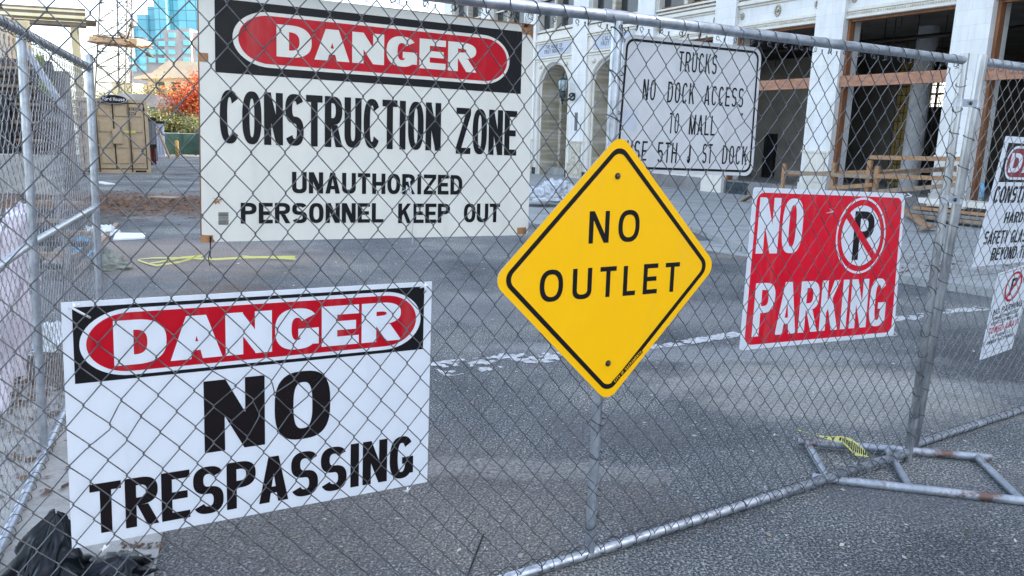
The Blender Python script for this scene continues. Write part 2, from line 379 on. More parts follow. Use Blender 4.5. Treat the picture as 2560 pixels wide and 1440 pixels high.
# ---------------------------------------------------------------- glyphs
def sgn(v): return -1 if v < 0 else 1
def arc(cx, cy, a, b, sx, sy, t0, t1, e=2.0, n=None):
    n = n or max(4, int(abs(t1 - t0) / 9)); out = []
    def pt(A, B, t):
        c, s_ = math.cos(t), math.sin(t)
        return (cx + A * sgn(c) * abs(c) ** (2 / e), cy + B * sgn(s_) * abs(s_) ** (2 / e))
    for i in range(n):
        ta = R(t0 + (t1 - t0) * i / n); tb = R(t0 + (t1 - t0) * (i + 1) / n)
        out.append([pt(a, b, ta), pt(a, b, tb), pt(a - sx, b - sy, tb), pt(a - sx, b - sy, ta)])
    return out
def glyph(ch, w, h, sx, sy, e=2.5):
    r = lambda x0, y0, x1, y1: [(x0, y0), (x1, y0), (x1, y1), (x0, y1)]
    dg = lambda x0, y0, x1, y1, k: [(x0, y0), (x0 + k, y0), (x1 + k, y1), (x1, y1)]
    a, b = w / 2, h / 2; g = []
    if ch in 'O0': g = arc(a, b, a, b, sx, sy, 0, 360, e)
    elif ch == 'C': g = arc(a, b, a, b, sx, sy, 38, 322, e)
    elif ch == 'G': g = arc(a, b, a, b, sx, sy, 38, 350, e) + [r(w - sx, h * .1, w, h * .5), r(a * 1.05, h * .5 - sy, w - sx, h * .5)]
    elif ch == 'Q': g = arc(a, b, a, b, sx, sy, 0, 360, e) + [dg(a, h * .2, w - sx, -.02 * h, sx)]
    elif ch == 'S':
        hb = (h + sy) / 4
        g = arc(a, h - hb, a, hb, sx, sy, 25, 270, e) + arc(a, hb, a, hb, sx, sy, 90, -155, e)
    elif ch == 'D':
        rx = min(w * .62, max(w - sx * 1.1, w * .5)); g = [r(0, 0, sx, h), r(sx, 0, w - rx, sy), r(sx, h - sy, w - rx, h)] + arc(w - rx, b, rx, b, sx, sy, -90, 90, e)
    elif ch in 'PR':
        hb = h * .28; rx = min(w * .55, w - sx); cy = h - hb
        g = [r(0, 0, sx, h), r(sx, h - sy, w - rx, h), r(sx, h - 2 * hb, w - rx, h - 2 * hb + sy)] + arc(w - rx, cy, rx, hb, sx, sy, -90, 90, e)
        if ch == 'R': g.append([(w * .48 - sx * .35, h - 2 * hb), (w * .48 + sx * .65, h - 2 * hb), (w * 1.02, 0), (w * 1.02 - sx * 1.05, 0)])
    elif ch == 'B':
        rx = w * .5; hb = (h + sy) / 4
        g = [r(0, 0, sx, h)] + [r(sx, y, w - rx, y + sy) for y in (0, b - sy / 2, h - sy)] + arc(w - rx, hb, rx, hb, sx, sy, -90, 90, e) + arc(w - rx, h - hb, rx * .93, hb, sx, sy, -90, 90, e)
    elif ch == 'A':
        k = sx * 1.1
        g = [[(0, 0), (k, 0), (a + k * .25, h), (a - k * .5, h)], [(w, 0), (a + k * .5, h), (a - k * .25, h), (w - k, 0)], r(w * .25, h * .2, w * .75, h * .2 + sy * .9)]
    elif ch == 'N':
        k = min(sx * 1.15, w * .35); g = [r(0, 0, sx, h), r(w - sx, 0, w, h), [(0, h), (w - k, 0), (w, 0), (k, h)]]
    elif ch == 'M': g = [r(0, 0, sx, h), r(w - sx, 0, w, h), [(0, h), (a - sx * .5, 0), (a + sx * .4, 0), (sx, h)], [(w, h), (w - sx, h), (a - sx * .4, 0), (a + sx * .5, 0)]]
    elif ch == 'W': g = [[(0, h), (w * .2, 0), (w * .2 + sx, 0), (sx, h)], [(w * .2, 0), (w * .2 + sx, 0), (a + sx / 2, h), (a - sx / 2, h)], [(w * .8 - sx, 0), (w * .8, 0), (a + sx / 2, h), (a - sx / 2, h)], [(w, h), (w - sx, h), (w * .8 - sx, 0), (w * .8, 0)]]
    elif ch == 'E': g = [r(0, 0, sx, h), r(sx, 0, w, sy), r(sx, h - sy, w, h), r(sx, b - sy / 2, w * .92, b + sy / 2)]
    elif ch == 'F': g = [r(0, 0, sx, h), r(sx, h - sy, w, h), r(sx, b - sy / 2, w * .88, b + sy / 2)]
    elif ch == 'H': g = [r(0, 0, sx, h), r(w - sx, 0, w, h), r(sx, b - sy / 2, w - sx, b + sy / 2)]
    elif ch == 'I': g = [r(a - sx / 2, 0, a + sx / 2, h)]
    elif ch in "'.": 
        g = [r(a - sx / 2, 0, a + sx / 2, sy)] if ch == '.' else [r(a - sx / 2, h * .72, a + sx / 2, h)]
    elif ch == '*': g = [[(a + sx * .6 * math.cos(R(t)), b + sx * .6 * math.sin(R(t))) for t in range(0, 360, 45)]]
    elif ch == 'J': g = [r(w - sx, h * .3, w, h)] + arc(a, h * .3, a, h * .3, sx, sy, 0, -165, e)
    elif ch == 'K': g = [r(0, 0, sx, h), [(sx, h * .36), (sx, h * .36 + sy * 1.6), (w - sx, h), (w, h)], [(w * .42 - sx * .3, h * .62), (w * .42 + sx * .5, h * .7), (w * 1.02, 0), (w * 1.02 - sx * 1.1, 0)]]
    elif ch == 'L': g = [r(0, 0, sx, h), r(sx, 0, w, sy)]
    elif ch == 'T': g = [r(0, h - sy, w, h), r(a - sx / 2, 0, a + sx / 2, h - sy)]
    elif ch == 'U': g = [r(0, h * .3, sx, h), r(w - sx, h * .3, w, h)] + arc(a, h * .3, a, h * .3, sx, sy, 180, 360, e)
    elif ch == 'V': g = [[(0, h), (a - sx / 2, 0), (a + sx / 2, 0), (sx, h)], [(w, h), (w - sx, h), (a - sx / 2, 0), (a + sx / 2, 0)]]
    elif ch == 'X': g = [[(0, 0), (sx, 0), (w, h), (w - sx, h)], [(w, 0), (w - sx, 0), (0, h), (sx, h)]]
    elif ch == 'Y': g = [r(a - sx / 2, 0, a + sx / 2, h * .42), [(0, h), (a - sx / 2, h * .4), (a + sx / 2, h * .4), (sx, h)], [(w, h), (w - sx, h), (a - sx / 2, h * .4), (a + sx / 2, h * .4)]]
    elif ch == 'Z': g = [r(0, h - sy, w, h), r(0, 0, w, sy), [(0, sy), (sx, sy), (w, h - sy), (w - sx, h - sy)]]
    elif ch == '5': g = [r(0, h - sy, w * .92, h), r(0, h * .5, sx, h - sy)] + arc(a, h * .31, a, h * .31, sx, sy, 150, -150, e)
    elif ch == '2': g = [r(0, 0, w, sy)] + arc(a, h * .72, a, h * .28, sx, sy, 160, -30, e) + [[(0, sy), (sx, sy), (w - sx * .2, h * .6), (w - sx * 1.3, h * .6)]]
    elif ch == '8': g = arc(a, h * .28, a, h * .28, sx, sy, 0, 360, e) + arc(a, h * .74, a * .9, h * .26, sx, sy, 0, 360, e)
    elif ch == '9': g = arc(a, h * .7, a, h * .3, sx, sy, 0, 360, e) + [r(w - sx, h * .25, w, h * .7)] + arc(a, h * .28, a, h * .28, sx, sy, 0, -150, e)
    # lower case used on the oval yard sign
    elif ch == 'a': g = arc(a, h * .33, a, h * .33, sx, sy, 0, 360, 2) + [r(w - sx, 0, w, h * .66)]
    elif ch == 'r': g = [r(0, 0, sx, h * .66)] + arc(w * .7, h * .42, w * .7, h * .24, sx, sy, 60, 170, 2)
    elif ch == 'd': g = arc(a, h * .33, a, h * .33, sx, sy, 0, 360, 2) + [r(w - sx, 0, w, h)]
    elif ch == 'o': g = arc(a, h * .33, a, h * .33, sx, sy, 0, 360, 2)
    elif ch == 'u': g = [r(0, h * .25, sx, h * .66), r(w - sx, 0, w, h * .66)] + arc(a, h * .25, a, h * .25, sx, sy, 180, 360, 2)
    elif ch == 's': g = arc(a, h * .48, a, h * .18, sx, sy, 20, 270, 2) + arc(a, h * .18, a, h * .18, sx, sy, 90, -160, 2)
    elif ch == 'e': g = arc(a, h * .33, a, h * .33, sx, sy, 0, 320, 2) + [r(sx, h * .29, w - sx, h * .29 + sy)]
    return g
REL = {'I': .42, 'M': 1.25, 'W': 1.35, ' ': .5, '.': .4, "'": .35, '*': .5, 'J': .85, 'A': 1.05, 'L': .88, 'E': .9, 'F': .88, 'T': .92}
def textpolys(txt, x0, y0, x1, y1, st=.22, sy=None, gap=.18, e=2.5, rel=None):
    h = y1 - y0; rel = rel or {}
    rs = [rel.get(c, REL.get(c, 1)) for c in txt]
    lw = (x1 - x0) / (sum(rs) + gap * (len(txt) - 1)); x = x0; out = []
    sx = st * lw; sy = (sy * h) if sy else sx * .9
    for c, q in zip(txt, rs):
        w = q * lw
        if c == 'I': w = max(w, sx)
        for p in glyph(c, w, h, sx, sy, e): out.append([(x + a, y0 + b) for a, b in p])
        x += w + gap * lw
    return out
def rrect(x0, y0, x1, y1, r, n=6):
    p = []
    for cx, cy, t in ((x1 - r, y0 + r, -90), (x1 - r, y1 - r, 0), (x0 + r, y1 - r, 90), (x0 + r, y0 + r, 180)):
        for i in range(n + 1):
            a = R(t + 90 * i / n); p.append((cx + r * math.cos(a), cy + r * math.sin(a)))
    return p
def frame_polys(o, i):   # strip between two outlines with the same count
    return [[o[k], o[(k + 1) % len(o)], i[(k + 1) % len(o)], i[k]] for k in range(len(o))]

class Board:
    """a flat sign spanned by four surveyed corners TL,TR,BR,BL on its plane; nrm points to the street side it faces"""
    def __init__(s, c, nrm, W, H):
        s.TL, s.TR, s.BR, s.BL = [V(p) for p in c]; s.n = V(nrm).normalized(); s.W, s.H = W, H
    def P(s, x, y, k=0):
        u, v = x / s.W, y / s.H
        return (s.BL * (1 - u) + s.BR * u) * (1 - v) + (s.TL * (1 - u) + s.TR * u) * v + s.n * k
    def uv(s, px, py):
        Q = hit(px, py, s.BL, s.n); x, y = s.W / 2, s.H / 2
        for _ in range(12):
            P0 = s.P(x, y); ex = s.P(x + 1e-3, y) - P0; ey = s.P(x, y + 1e-3) - P0; d = Q - P0
            a, b_, c_ = ex.dot(ex), ex.dot(ey), ey.dot(ey); p, q = d.dot(ex), d.dot(ey); D = a * c_ - b_ * b_
            x += 1e-3 * (p * c_ - q * b_) / D; y += 1e-3 * (a * q - b_ * p) / D
        return x, y
    def flat(s, name, polys, k, mat, parent, eps=2e-5):
        mb = MB()
        for i, p in enumerate(polys):
            kk = k + (i % 9) * eps
            pts = [s.P(x, y, kk) for x, y in p]
            a = sum(p[j][0] * p[(j + 1) % len(p)][1] - p[(j + 1) % len(p)][0] * p[j][1] for j in range(len(p)))
            mb.poly(pts, a < 0)
        return mb.build(name, mat, parent)
    def slab(s, name, outline, t, mats, parent, k=0):
        mb = MB(); n = len(outline)
        f = [s.P(x, y, k) for x, y in outline]; b = [s.P(x, y, k - t) for x, y in outline]
        mb.poly(f); mb.mi = 1; mb.poly(b, True)
        for i in range(n): mb.poly([f[i], b[i], b[(i + 1) % n], f[(i + 1) % n]])
        return mb.build(name, mats, parent)
    def word(s, name, txt, lb, rt, k, mat, parent, **kw):
        x0, y0 = s.uv(*lb); x1, y1 = s.uv(*rt)
        if kw.pop('level', False): pass
        return s.flat(name, textpolys(txt, x0, y0, x1, y1, **kw), k, mat, parent)

# ---------------------------------------------------------------- ground
def sheet(name, pts, z, mat, dens=None):
    mb = MB(); mb.poly([(p[0], p[1], (gz(p[1]) + z)) for p in pts]); return mb.build(name, mat, None, origin=V((0, 0, 0)))
mb = MB()
ys = [-40, 12, 20, 30, 45, 60, 90, 150, 900]; xs = [-900, -60, 0, 60, 900]
for j in range(len(ys) - 1):
    for i in range(len(xs) - 1):
        mb.poly([(xs[i], ys[j], gz(ys[j])), (xs[i + 1], ys[j], gz(ys[j])), (xs[i + 1], ys[j + 1], gz(ys[j + 1])), (xs[i], ys[j + 1], gz(ys[j + 1]))])
tag(mb.build('road', MT['asphalt'], None, origin=V((0, 0, 0))), kind='structure')

P0 = V((9.19, 16.70, 0))                      # facade reference
def FP(t, z, k=0): return P0 + N3 * t + U3 * k + V((0, 0, z))
# facade runs along N3 ; k>0 goes into the building
# concrete apron and pavement in front of the facade
def strip(name, pts, th, mat):
    mb = MB()
    top = [V((p.x, p.y, gz(p.y) + th)) for p in pts]; bot = [V((p.x, p.y, gz(p.y) - .05)) for p in pts]
    mb.poly(top)
    for i in range(len(pts)):
        j = (i + 1) % len(pts); mb.poly([bot[i], bot[j], top[j], top[i]])
    return mb.build(name, mat, None, origin=V((0, 0, 0)))
front = [G(*q) for q in ((1100, 531), (1320, 558), (1560, 592), (1800, 632))]
fr2 = [G(2240, 706), G(2493, 746)]
d = (fr2[1] - fr2[0]).normalized(); fr2.append(fr2[1] + d * 14)
back = [FP(-22, 0, .5), FP(8, 0, .5), FP(16, 0, .5), FP(30, 0, .5)]
tag(strip('apron', front + [fr2[0]] + [FP(3, 0, .5)] + back[1:], .012, MT['concrete']), kind='structure')
kerbpts = [front[-1] + (fr2[0] - front[-1]) * .25, fr2[0], fr2[1], fr2[2], FP(-24, 0, .5), FP(3.0, 0, .5), FP(3.0, 0, -6)]
tag(strip('kerb', kerbpts, .085, MT['concrete']), kind='structure')
e1 = G(1320, 503); dd = (e1 - P0).dot(U3)
tag(strip('pavement', [FP(31, 0, dd), FP(-24, 0, dd), FP(-24, 0, .48), FP(31, 0, .48)], .13, MT['concrete']), kind='structure')
# old concrete walk at the left
a0 = G(410, 1320); a1 = G(385, 1440); dd2 = (a0 - a1).normalized()
mb_pts = [a1 - dd2 * 2.2, a0 + dd2 * .35, G(250, 1010), G(100, 960), V((-3.6, 3.6, 0)), V((-3.6, 0, 0))]
tag(strip('path', mb_pts, .01, MT['oldconc']), kind='structure')
# worn painted line
def worn(name, quads, seed, thr=.42, cell=.03):
    mb = MB()
    for (a, b, w) in quads:
        a, b = V(a), V(b); dr = (b - a); L = dr.length; dr.normalize(); sd = V((-dr.y, dr.x, 0)); n = int(L / cell); m_ = max(2, int(w / cell * 1.5))
        for i in range(n):
            for j in range(m_):
                c = a + dr * (i + .5) * L / n + sd * ((j + .5) / m_ - .5) * w
                e_ = abs((j + .5) / m_ - .5) * 2
                v = noise.noise(V((c.x * 4.5, c.y * 7, seed))) * .5 + noise.noise(V((c.x * 19, c.y * 19, seed))) * .45 + .5
                if v > thr + e_ * .16:
                    q = []
                    for (di, dj) in ((0, 0), (1, 0), (1, 1), (0, 1)):
                        p = a + dr * (i + di) * L / n + sd * ((j + dj) / m_ - .5) * w
                        p += V((noise.noise(p * 40), noise.noise(p * 40 + V((9, 9, 9))), 0)) * cell * .7
                        q.append((p.x, p.y, gz(p.y) + .004))
                    mb.poly(q)
    return tag(mb.build(name, MT['line'], None, origin=V((0, 0, 0))), kind='structure')
worn('road_marking', [(G(1090, 925), G(1420, 882), .30), (G(1560, 880), G(1700, 858), .12)], 3.3, .44, .018)
worn('road_marking', [(G(2225, 801), G(2460, 770), .15), (G(1702, 858), G(1850, 835), .12)], 8.3, .3, .018)

# ---------------------------------------------------------------- chain-link panels
class Panel:
    def __init__(s, A, d, w):
        s.A, s.d, s.w = V(A), V(d).normalized(), V(w).normalized()
        s.n = s.w.cross(s.d).normalized()
        if s.n.dot(CAM - s.A) < 0: s.n = -s.n
    def P(s, a, h, k=0): return s.A + s.d * a + s.w * h + s.n * k
    def sh(s, px, py, k=0):
        Q = hit(px, py, s.A + s.n * k, s.n) - s.A; return Q.dot(s.d), Q.dot(s.w)
def lean(A, d, bot, top):
    d = V(d).normalized(); nh = V((-d.y, d.x, 0)); best = None
    for i in range(-400, 401):
        al = i * .001; p = Panel(A, d, V((0, 0, 1)) * math.cos(al) + nh * math.sin(al))
        e_ = abs(p.sh(*top)[0] - p.sh(*bot)[0])
        if best is None or e_ < best[0]: best = (e_, al, p)
    return best[2]
def chain(pn, s0, s1, h0, h1, p=.0395, q=.048, r=.00155, k=.019, seed=0, amp=.006, depth=.008, warps=(), n=5):
    mb = MB(); cols = int((s1 - s0) / p); rows = int(round((h1 - h0) / q)); q = (h1 - h0) / rows
    def W(a, h, z):
        nx = noise.noise(V((a * 2.2, h * 2.2, seed))); ny = noise.noise(V((a * 2.2, h * 2.2, seed + 9)))
        mx = noise.noise(V((a * 9, h * 9, seed + 3))) * .35; my = noise.noise(V((a * 9, h * 9, seed + 5))) * .35
        ed = min(1, max(0, (h - h0) / .15), max(0, (h1 - h) / .15)) if h1 > h > h0 else 0
        a2 = a + (nx + mx) * amp * (.35 + .65 * ed); h2 = h + (ny + my) * amp * ed
        z2 = z + noise.noise(V((a * 1.3, h * 1.3, seed + 20))) * depth * ed
        for (wa, wh, rad, da, dh) in warps:
            g_ = math.exp(-((a - wa) ** 2 + (h - wh) ** 2) / rad ** 2); a2 += da * g_; h2 += dh * g_
        return pn.P(a2, h2, k + z2)
    for i in range(cols):
        cx = s0 + (i + .5) * p; pts = []; par = i % 2
        for j in range(rows + 1):
            sg = 1 if (j + par) % 2 == 0 else -1
            x = cx + sg * (p / 2 + r * .9); z = h0 + j * q; sl = q * .17; dx = p * .17
            dz = .0032
            if j > 0: pts.append(W(x - sg * dx, z - sl, -sg * dz * -1))
            pts.append(W(x - sg * dx * .35, z - sl * .45, sg * dz * .8)); pts.append(W(x, z, 0)); pts.append(W(x - sg * dx * .35, z + sl * .45, -sg * dz * .8))
            if j < rows: pts.append(W(x - sg * dx, z + sl, -sg * dz))
        # knuckled tips
        mb.tube(pts, r, n)
    return mb
def lacing(pn, s0, s1, hr, hm, rad, pitch, k=.0, r=.0017, seed=1):
    """one wire wound round the rail and through the mesh"""
    mb = MB(); pts = []; n = int((s1 - s0) / pitch * 12); up = 1 if hr > hm else -1
    for i in range(n + 1):
        f = i / 12; a = 2 * math.pi * f; s = s0 + pitch * f + noise.noise(V((f * .8, seed, 0))) * pitch * .35
        c, sn = math.cos(a), math.sin(a)
        h = hr + (rad + .001) * c if c * up > 0 else hr + (abs(hm - hr) * .5 + rad * .5 + noise.noise(V((f, seed, 4))) * .006) * c
        pts.append(pn.P(s + .012 * c, h, (rad + .001) * sn + (.012 if c * up < 0 else 0) * (1 if sn > 0 else .6)))
    mb.tube(pts, r, 4); return mb
def knuckles(par, pn, s0, s1, h, p, k, r=.0014, seed=0, up=1):
    n = int((s1 - s0) / p)
    for i in range(n):
        mb = MB(); s = s0 + (i + .5) * p * 1.0; pts = []
        rr = .006 + .002 * rnd.random(); t0 = rnd.uniform(-60, 10)
        for j in range(11):
            a = R(t0 + j * 32); pts.append(pn.P(s + rr * math.cos(a) + rnd.uniform(-.001, .001), h + up * rr * (math.sin(a)), k + .0004 * j))
        pts.append(pn.P(s + rnd.uniform(-.02, .02), h - up * .012, k + .003)); mb.tube(pts, r, 4); mb.build('knuckle', MT['wire'], par, True)

# front panel: base plane
front_p = Panel(V((0, 2.225, 0)), U3, V((0, 0, 1)))
FPn = front_p
HR, RR = 1.80, .0172
S0, SM, S1 = -1.47, .342, 2.152
t = thing('chain_link_fence', FPn.P(S0, 0), 'wide chain-link fence panel across the street carrying the five big signs', 'fence')
mb = MB(); mb.tube([FPn.P(S0, HR), FPn.P(SM - .3, HR - .001), FPn.P(SM, HR + .002), FPn.P(SM + .09, HR + .002), FPn.P(S1 - .01, HR)], RR, 20); mb.build('top_rail', MT['pipe'], t, True)
mb = MB(); mb.tube([FPn.P(S0, .02), FPn.P(SM, .018), FPn.P(SM + .8, .028), FPn.P(S1 - .01, .046)], RR, 20); mb.build('bottom_rail', MT['pipe'], t, True)
for s_, z1 in ((S0, HR + .02), (SM, HR - .012), (S1, HR + .028)):
    mb = MB(); mb.pipe(FPn.P(s_, .02 if s_ != S1 else -.0), FPn.P(s_, z1), .0172, 20); mb.build('post', MT['pipe'] if s_ != S1 else MT['pipe_dark'], t, 'auto')
mb = MB(); mb.pipe(FPn.P(SM - .055, HR + .002), FPn.P(SM + .03, HR + .002), RR + .0018, 20); mb.build('rail_collar', MT['pipe_dull'], t, 'auto')
mb = MB(); mb.tube([FPn.P(S1, .17), FPn.P(S1, .215)], .0205, 16); mb.build('post_band', MT['pipe_dark'], t, 'auto')
wp = [(-.77, .80, .07, .03, .0), (-.71, .73, .05, -.025, .02), (.88, 1.55, .05, .0, -.02), (-.73, .9, .05, .01, -.025), (.93, 1.41, .04, -.02, .015), (-1.1, .73, .04, .02, -.015), (2.08, 1.72, .1, -.02, -.02), (.55, .3, .3, .015, .01)]
chain(FPn, -1.419, S1 - .005, .035, HR - .03, p=.03975, seed=2, warps=wp, r=.0016).build('chain_mesh', MT['wire'], t, True)
lacing(FPn, S0, S1 - .02, HR, HR - .052, RR, .088).build('lacing_wire', MT['tie'], t, True)
knuckles(t, FPn, -1.2, S1 - .02, HR - .029, .0395 * 2, .018)
lacing(FPn, S0, S1 - .02, .031, .068, RR + .006, .068, r=.0019, seed=5).build('lacing_wire', MT['tie'], t, True)
for s_ in (SM, S1):
    h = .12
    while h < 1.75:
        pts = []; ax = rnd.uniform(-.02, .02)
        for j in range(15):
            a = R(j * 30); pts.append(FPn.P(s_ + .0195 * math.cos(a) * (1.5 if s_ == SM and j % 12 < 2 else 1), h + j * .0022 + ax * math.cos(a), .0195 * math.sin(a)))
        mb = MB(); mb.tube(pts, .0018, 4); mb.build('post_tie', MT['tie'], t, True); h += .125 if s_ == SM else .098

# right panel
RA = G(2285, 1112, .02); RB = G(2560, 1022, .02); RA.z = RB.z = .02
rp = lean(RA, RB - RA, (2285, 1112), (2459, 137))
hT = rp.sh(2459, 137)[1]
t = thing('chain_link_fence', RA, 'chain-link fence panel at the right edge, angled away behind the double post', 'fence', None)
mb = MB(); mb.pipe(rp.P(0, 0), rp.P(0, hT), .0205, 20); mb.build('post', MT['pipe_dark'], t, 'auto')
hr2 = rp.sh(2500, 160)[1]
mb = MB(); mb.tube([rp.P(.025, hr2), rp.P(2.6, hr2)], .018, 18); mb.build('top_rail', MT['pipe'], t, 'auto')
mb = MB(); mb.tube([rp.P(.0, .0), rp.P(2.6, .0)], .018, 18); mb.build('bottom_rail', MT['pipe_dull'], t, 'auto')
mb = MB(); mb.pipe(rp.P(2.6, 0), rp.P(2.6, hT), .0172, 16); mb.build('post', MT['pipe_dull'], t, 'auto')
chain(rp, .015, 2.6, .02, hr2 - .03, p=.0385, q=.045, r=.0015, seed=14, amp=.007).build('chain_mesh', MT['wire3'], t, True)
lacing(rp, .03, 2.6, hr2, hr2 - .05, .018, .085, seed=3).build('lacing_wire', MT['wire3'], t, True)
lacing(rp, .03, 2.6, .0, .04, .018, .07, seed=7, r=.0019).build('lacing_wire', MT['tie'], t, True)
h = .15
while h < 1.7:
    mb = MB(); pts = []
    for j in range(15): a = R(j * 30); pts.append(rp.P(.023 * math.cos(a) * (1.25 if j in (0, 1) else 1), h + j * .003, .023 * math.sin(a)))
    mb.tube(pts, .0018, 4); h += .13; mb.build('post_tie', MT['tie'], t, True)

# left panel, running away from the street fence
LA = G(0, 1370, .02); LB = G(160, 1030, .02)
lp = lean(LA, LB - LA, (116, 1107), (52, 86))
t = thing('chain_link_fence', LA, 'left chain-link fence panel with middle rail running away along the walk', 'fence', None)
sI, sC = lp.sh(116, 1107)[0], lp.sh(222, 160)[0]
hL = lp.sh(52, 78)[1]; hM = lp.sh(88, 607)[1]; hM2 = lp.sh(240, 518)[1]; L0 = sI - 1.6
mb = MB(); mb.tube([lp.P(L0, hL), lp.P(sI + .1, hL), lp.P(sC, lp.sh(215, 165)[1])], .0185, 18); mb.build('top_rail', MT['pipe_dull'], t, 'auto')
mb = MB(); mb.tube([lp.P(L0, 0), lp.P(sC, 0)], .0172, 18); mb.build('bottom_rail', MT['pipe'], t, 'auto')
mb = MB(); mb.tube([lp.P(L0, hM, -.01), lp.P(sI, hM, -.01), lp.P(sC, hM2, -.01)], .0155, 18); mb.build('middle_rail', MT['pipe'], t, 'auto')
hC = lp.sh(225, 138)[1]
mb = MB(); mb.tube([lp.P(sI, 0, -.01), lp.P(sI + .0, .5, -.008), lp.P(sI - .01, 1.1, 0), lp.P(sI, hL - .02, 0)], .017, 18); mb.build('post', MT['pipe'], t, 'auto')
mb = MB(); mb.pipe(lp.P(sC + .02, 0), lp.P(sC + .02, hC), .024, 18); mb.build('post', MT['pipe'], t, 'auto')
mb = MB(); mb.pipe(lp.P(L0, 0), lp.P(L0, hL), .0172, 18); mb.build('post', MT['pipe'], t, 'auto')
chain(lp, L0, sC, .02, hL - .035, p=.0395, q=.0465, r=.0017, k=-.024, seed=31, amp=.016, depth=.016).build('chain_mesh', MT['wire2'], t, True)
chain(lp, sC - 1.0, sC + .02, .1, hL - .22, p=.0395, q=.0465, r=.0017, k=-.12, seed=57, amp=.03, depth=.10).build('loose_mesh', MT['wire2'], t, True)
lacing(lp, L0, sC, hL, hL - .05, .0185, .06, seed=11, r=.0017).build('lacing_wire', MT['wire'], t, True)
lacing(lp, L0, sC, 0, .045, .0172, .09, seed=12).build('lacing_wire', MT['wire'], t, True)
# panel clamps joining the two posts
for zc, nm in ((rp.sh(2425, 258), 'upper'), (rp.sh(2405, 500), 'lower')):
    zz = FPn.sh(2394 if nm == 'upper' else 2358, 257 if nm == 'upper' else 497)[1]
    c1 = FPn.P(S1, zz); c2 = rp.P(0, zc[1])
    ax = (c2 - c1); ax.z = 0; L = ax.length; ax.normalize(); nn = V((ax.y, -ax.x, 0)); nn = nn if nn.dot(CAM - c1) > 0 else -nn
    cl = thing('fence_clamp', c1, nm + ' galvanized clamp bolted across the double fence post', 'clamp')
    for c_, r_, w_ in ((c1, .0195, FPn.w), (c2, .0225, rp.w)):
        mb = MB(); mb.pipe(c_ - w_ * .016, c_ + w_ * .016, r_, 18, .0018); mb.build('band', MT['pipe'], cl, 'auto')
    mb = MB(); mb.obox(c1 + ax * .0 + nn * .012 - V((0, 0, .016)), c2 - c1, nn * .002, V((0, 0, .032))); mb.build('plate', MT['pipe'], cl)
    mid = (c1 + c2) / 2 + nn * .014
    mb = MB(); mb.tube([mid, mid + nn * .006, mid + nn * .009], [.0085, .0085, .004], 10); mb.build('bolt', MT['bolt'], cl, 'auto')

# ---------------------------------------------------------------- signs on the front panel
CN = FPn.n
def board_on(pn, corners, k, W, H):
    return Board([hit(x, y, pn.A + pn.n * k, pn.n) for x, y in corners], pn.n, W, H)

# big construction sign
cz = board_on(FPn, [(496, -37), (1335, 60), (1320, 591), (505, 605)], -.032, .915, .607)
t = thing('danger_sign', cz.P(.46, 0), 'large off-white danger construction zone sign on plywood behind the mesh', 'sign')
W, H = cz.W, cz.H
ch = .036
outl = [(.028, 0), (W - .022, .002), (W - .012, .02), (W, .03), (W, H - .028), (W - .05, H - .002), (0.0, H), (0, .010), (.008, .014)]
out = [(.030, 0), (W - .004, .004), (W, .01), (W, H - .045), (W - .034, H - .006), (0, H), (0, .018), (.02, .016)]
cz.slab('face', out, .002, [MT['white_old'], MT['white_old']], t)
cz.slab('backing_board', [(-.0015, -.0005), (W, .004), (W, H - .001), (-.0015, H - .001)], .012, [MT['ply'], MT['plyedge']], t, -.0022)
def chip(bd, cx, cy, w, h, seed, t, k=-.0016):
    o = [(cx + (w / 2 + w * .12 * noise.noise(V((i, seed, 0)))) * (1 if math.cos(R(a)) > 0 else -1) * min(1, abs(math.cos(R(a))) * 1.5), cy + (h / 2 + h * .15 * noise.noise(V((seed, i, 0)))) * (1 if math.sin(R(a)) > 0 else -1) * min(1, abs(math.sin(R(a))) * 1.5)) for i, a in enumerate(range(0, 360, 24))]
    bd.slab('splintered_wood', o, .004, [MT['ply'], MT['ply']], t, k + .003)
for (px, py, w_, h_, sd) in ((1317, 74, .034, .026, 1), (1304, 577, .03, .02, 2), (517, 597, .028, .018, 3), (508, 143, .022, .02, 4)):
    cx, cy = cz.uv(px, py); chip(cz, cx, cy, w_, h_, sd, t)
c = [cz.uv(*q) for q in ((536, -13), (1306, 86), (1301, 241), (538, 173))]
bx0, bx1 = (c[0][0] + c[3][0]) / 2, (c[1][0] + c[2][0]) / 2; by1, by0 = (c[0][1] + c[1][1]) / 2, (c[2][1] + c[3][1]) / 2
cz.flat('header_band', [[(bx0, by0), (bx1, by0), (bx1, by1), (bx0, by1)]], .0006, MT['black_scr'], t)
def oval(bd, x0, x1, y0, y1, k, mat, par, nm, squ=.80):
    h = (y1 - y0) / 2; rx = h * squ * 2.0; pts = []
    for i in range(25): a = R(-90 + 180 * i / 24); pts.append((x1 - rx + rx * math.cos(a), y0 + h + h * math.sin(a)))
    for i in range(25): a = R(90 + 180 * i / 24); pts.append((x0 + rx + rx * math.cos(a), y0 + h + h * math.sin(a)))
    bd.flat(nm, [pts], k, mat, par)
ol = cz.uv(581, 78)[0]; orr = cz.uv(1273, 163)[0]; hb = by1 - by0
oval(cz, ol, orr, by0 + hb * .115, by1 - hb * .115, .0011, MT['white_old'], t, 'oval_border', .66)
oval(cz, ol + .013, orr - .008, by0 + hb * .165, by1 - hb * .165, .0016, MT['red'], t, 'oval_field', .64)
cz.word('lettering', 'DANGER', (691, 141), (1190, 110), .0021, MT['white_old'], t, st=.35, sy=.215, gap=.08, e=2.4)
cz.word('lettering', 'CONSTRUCTION', (550, 358), (1103, 258), .0008, MT['black_scr'], t, st=.375, sy=.135, gap=.13, e=2.5)
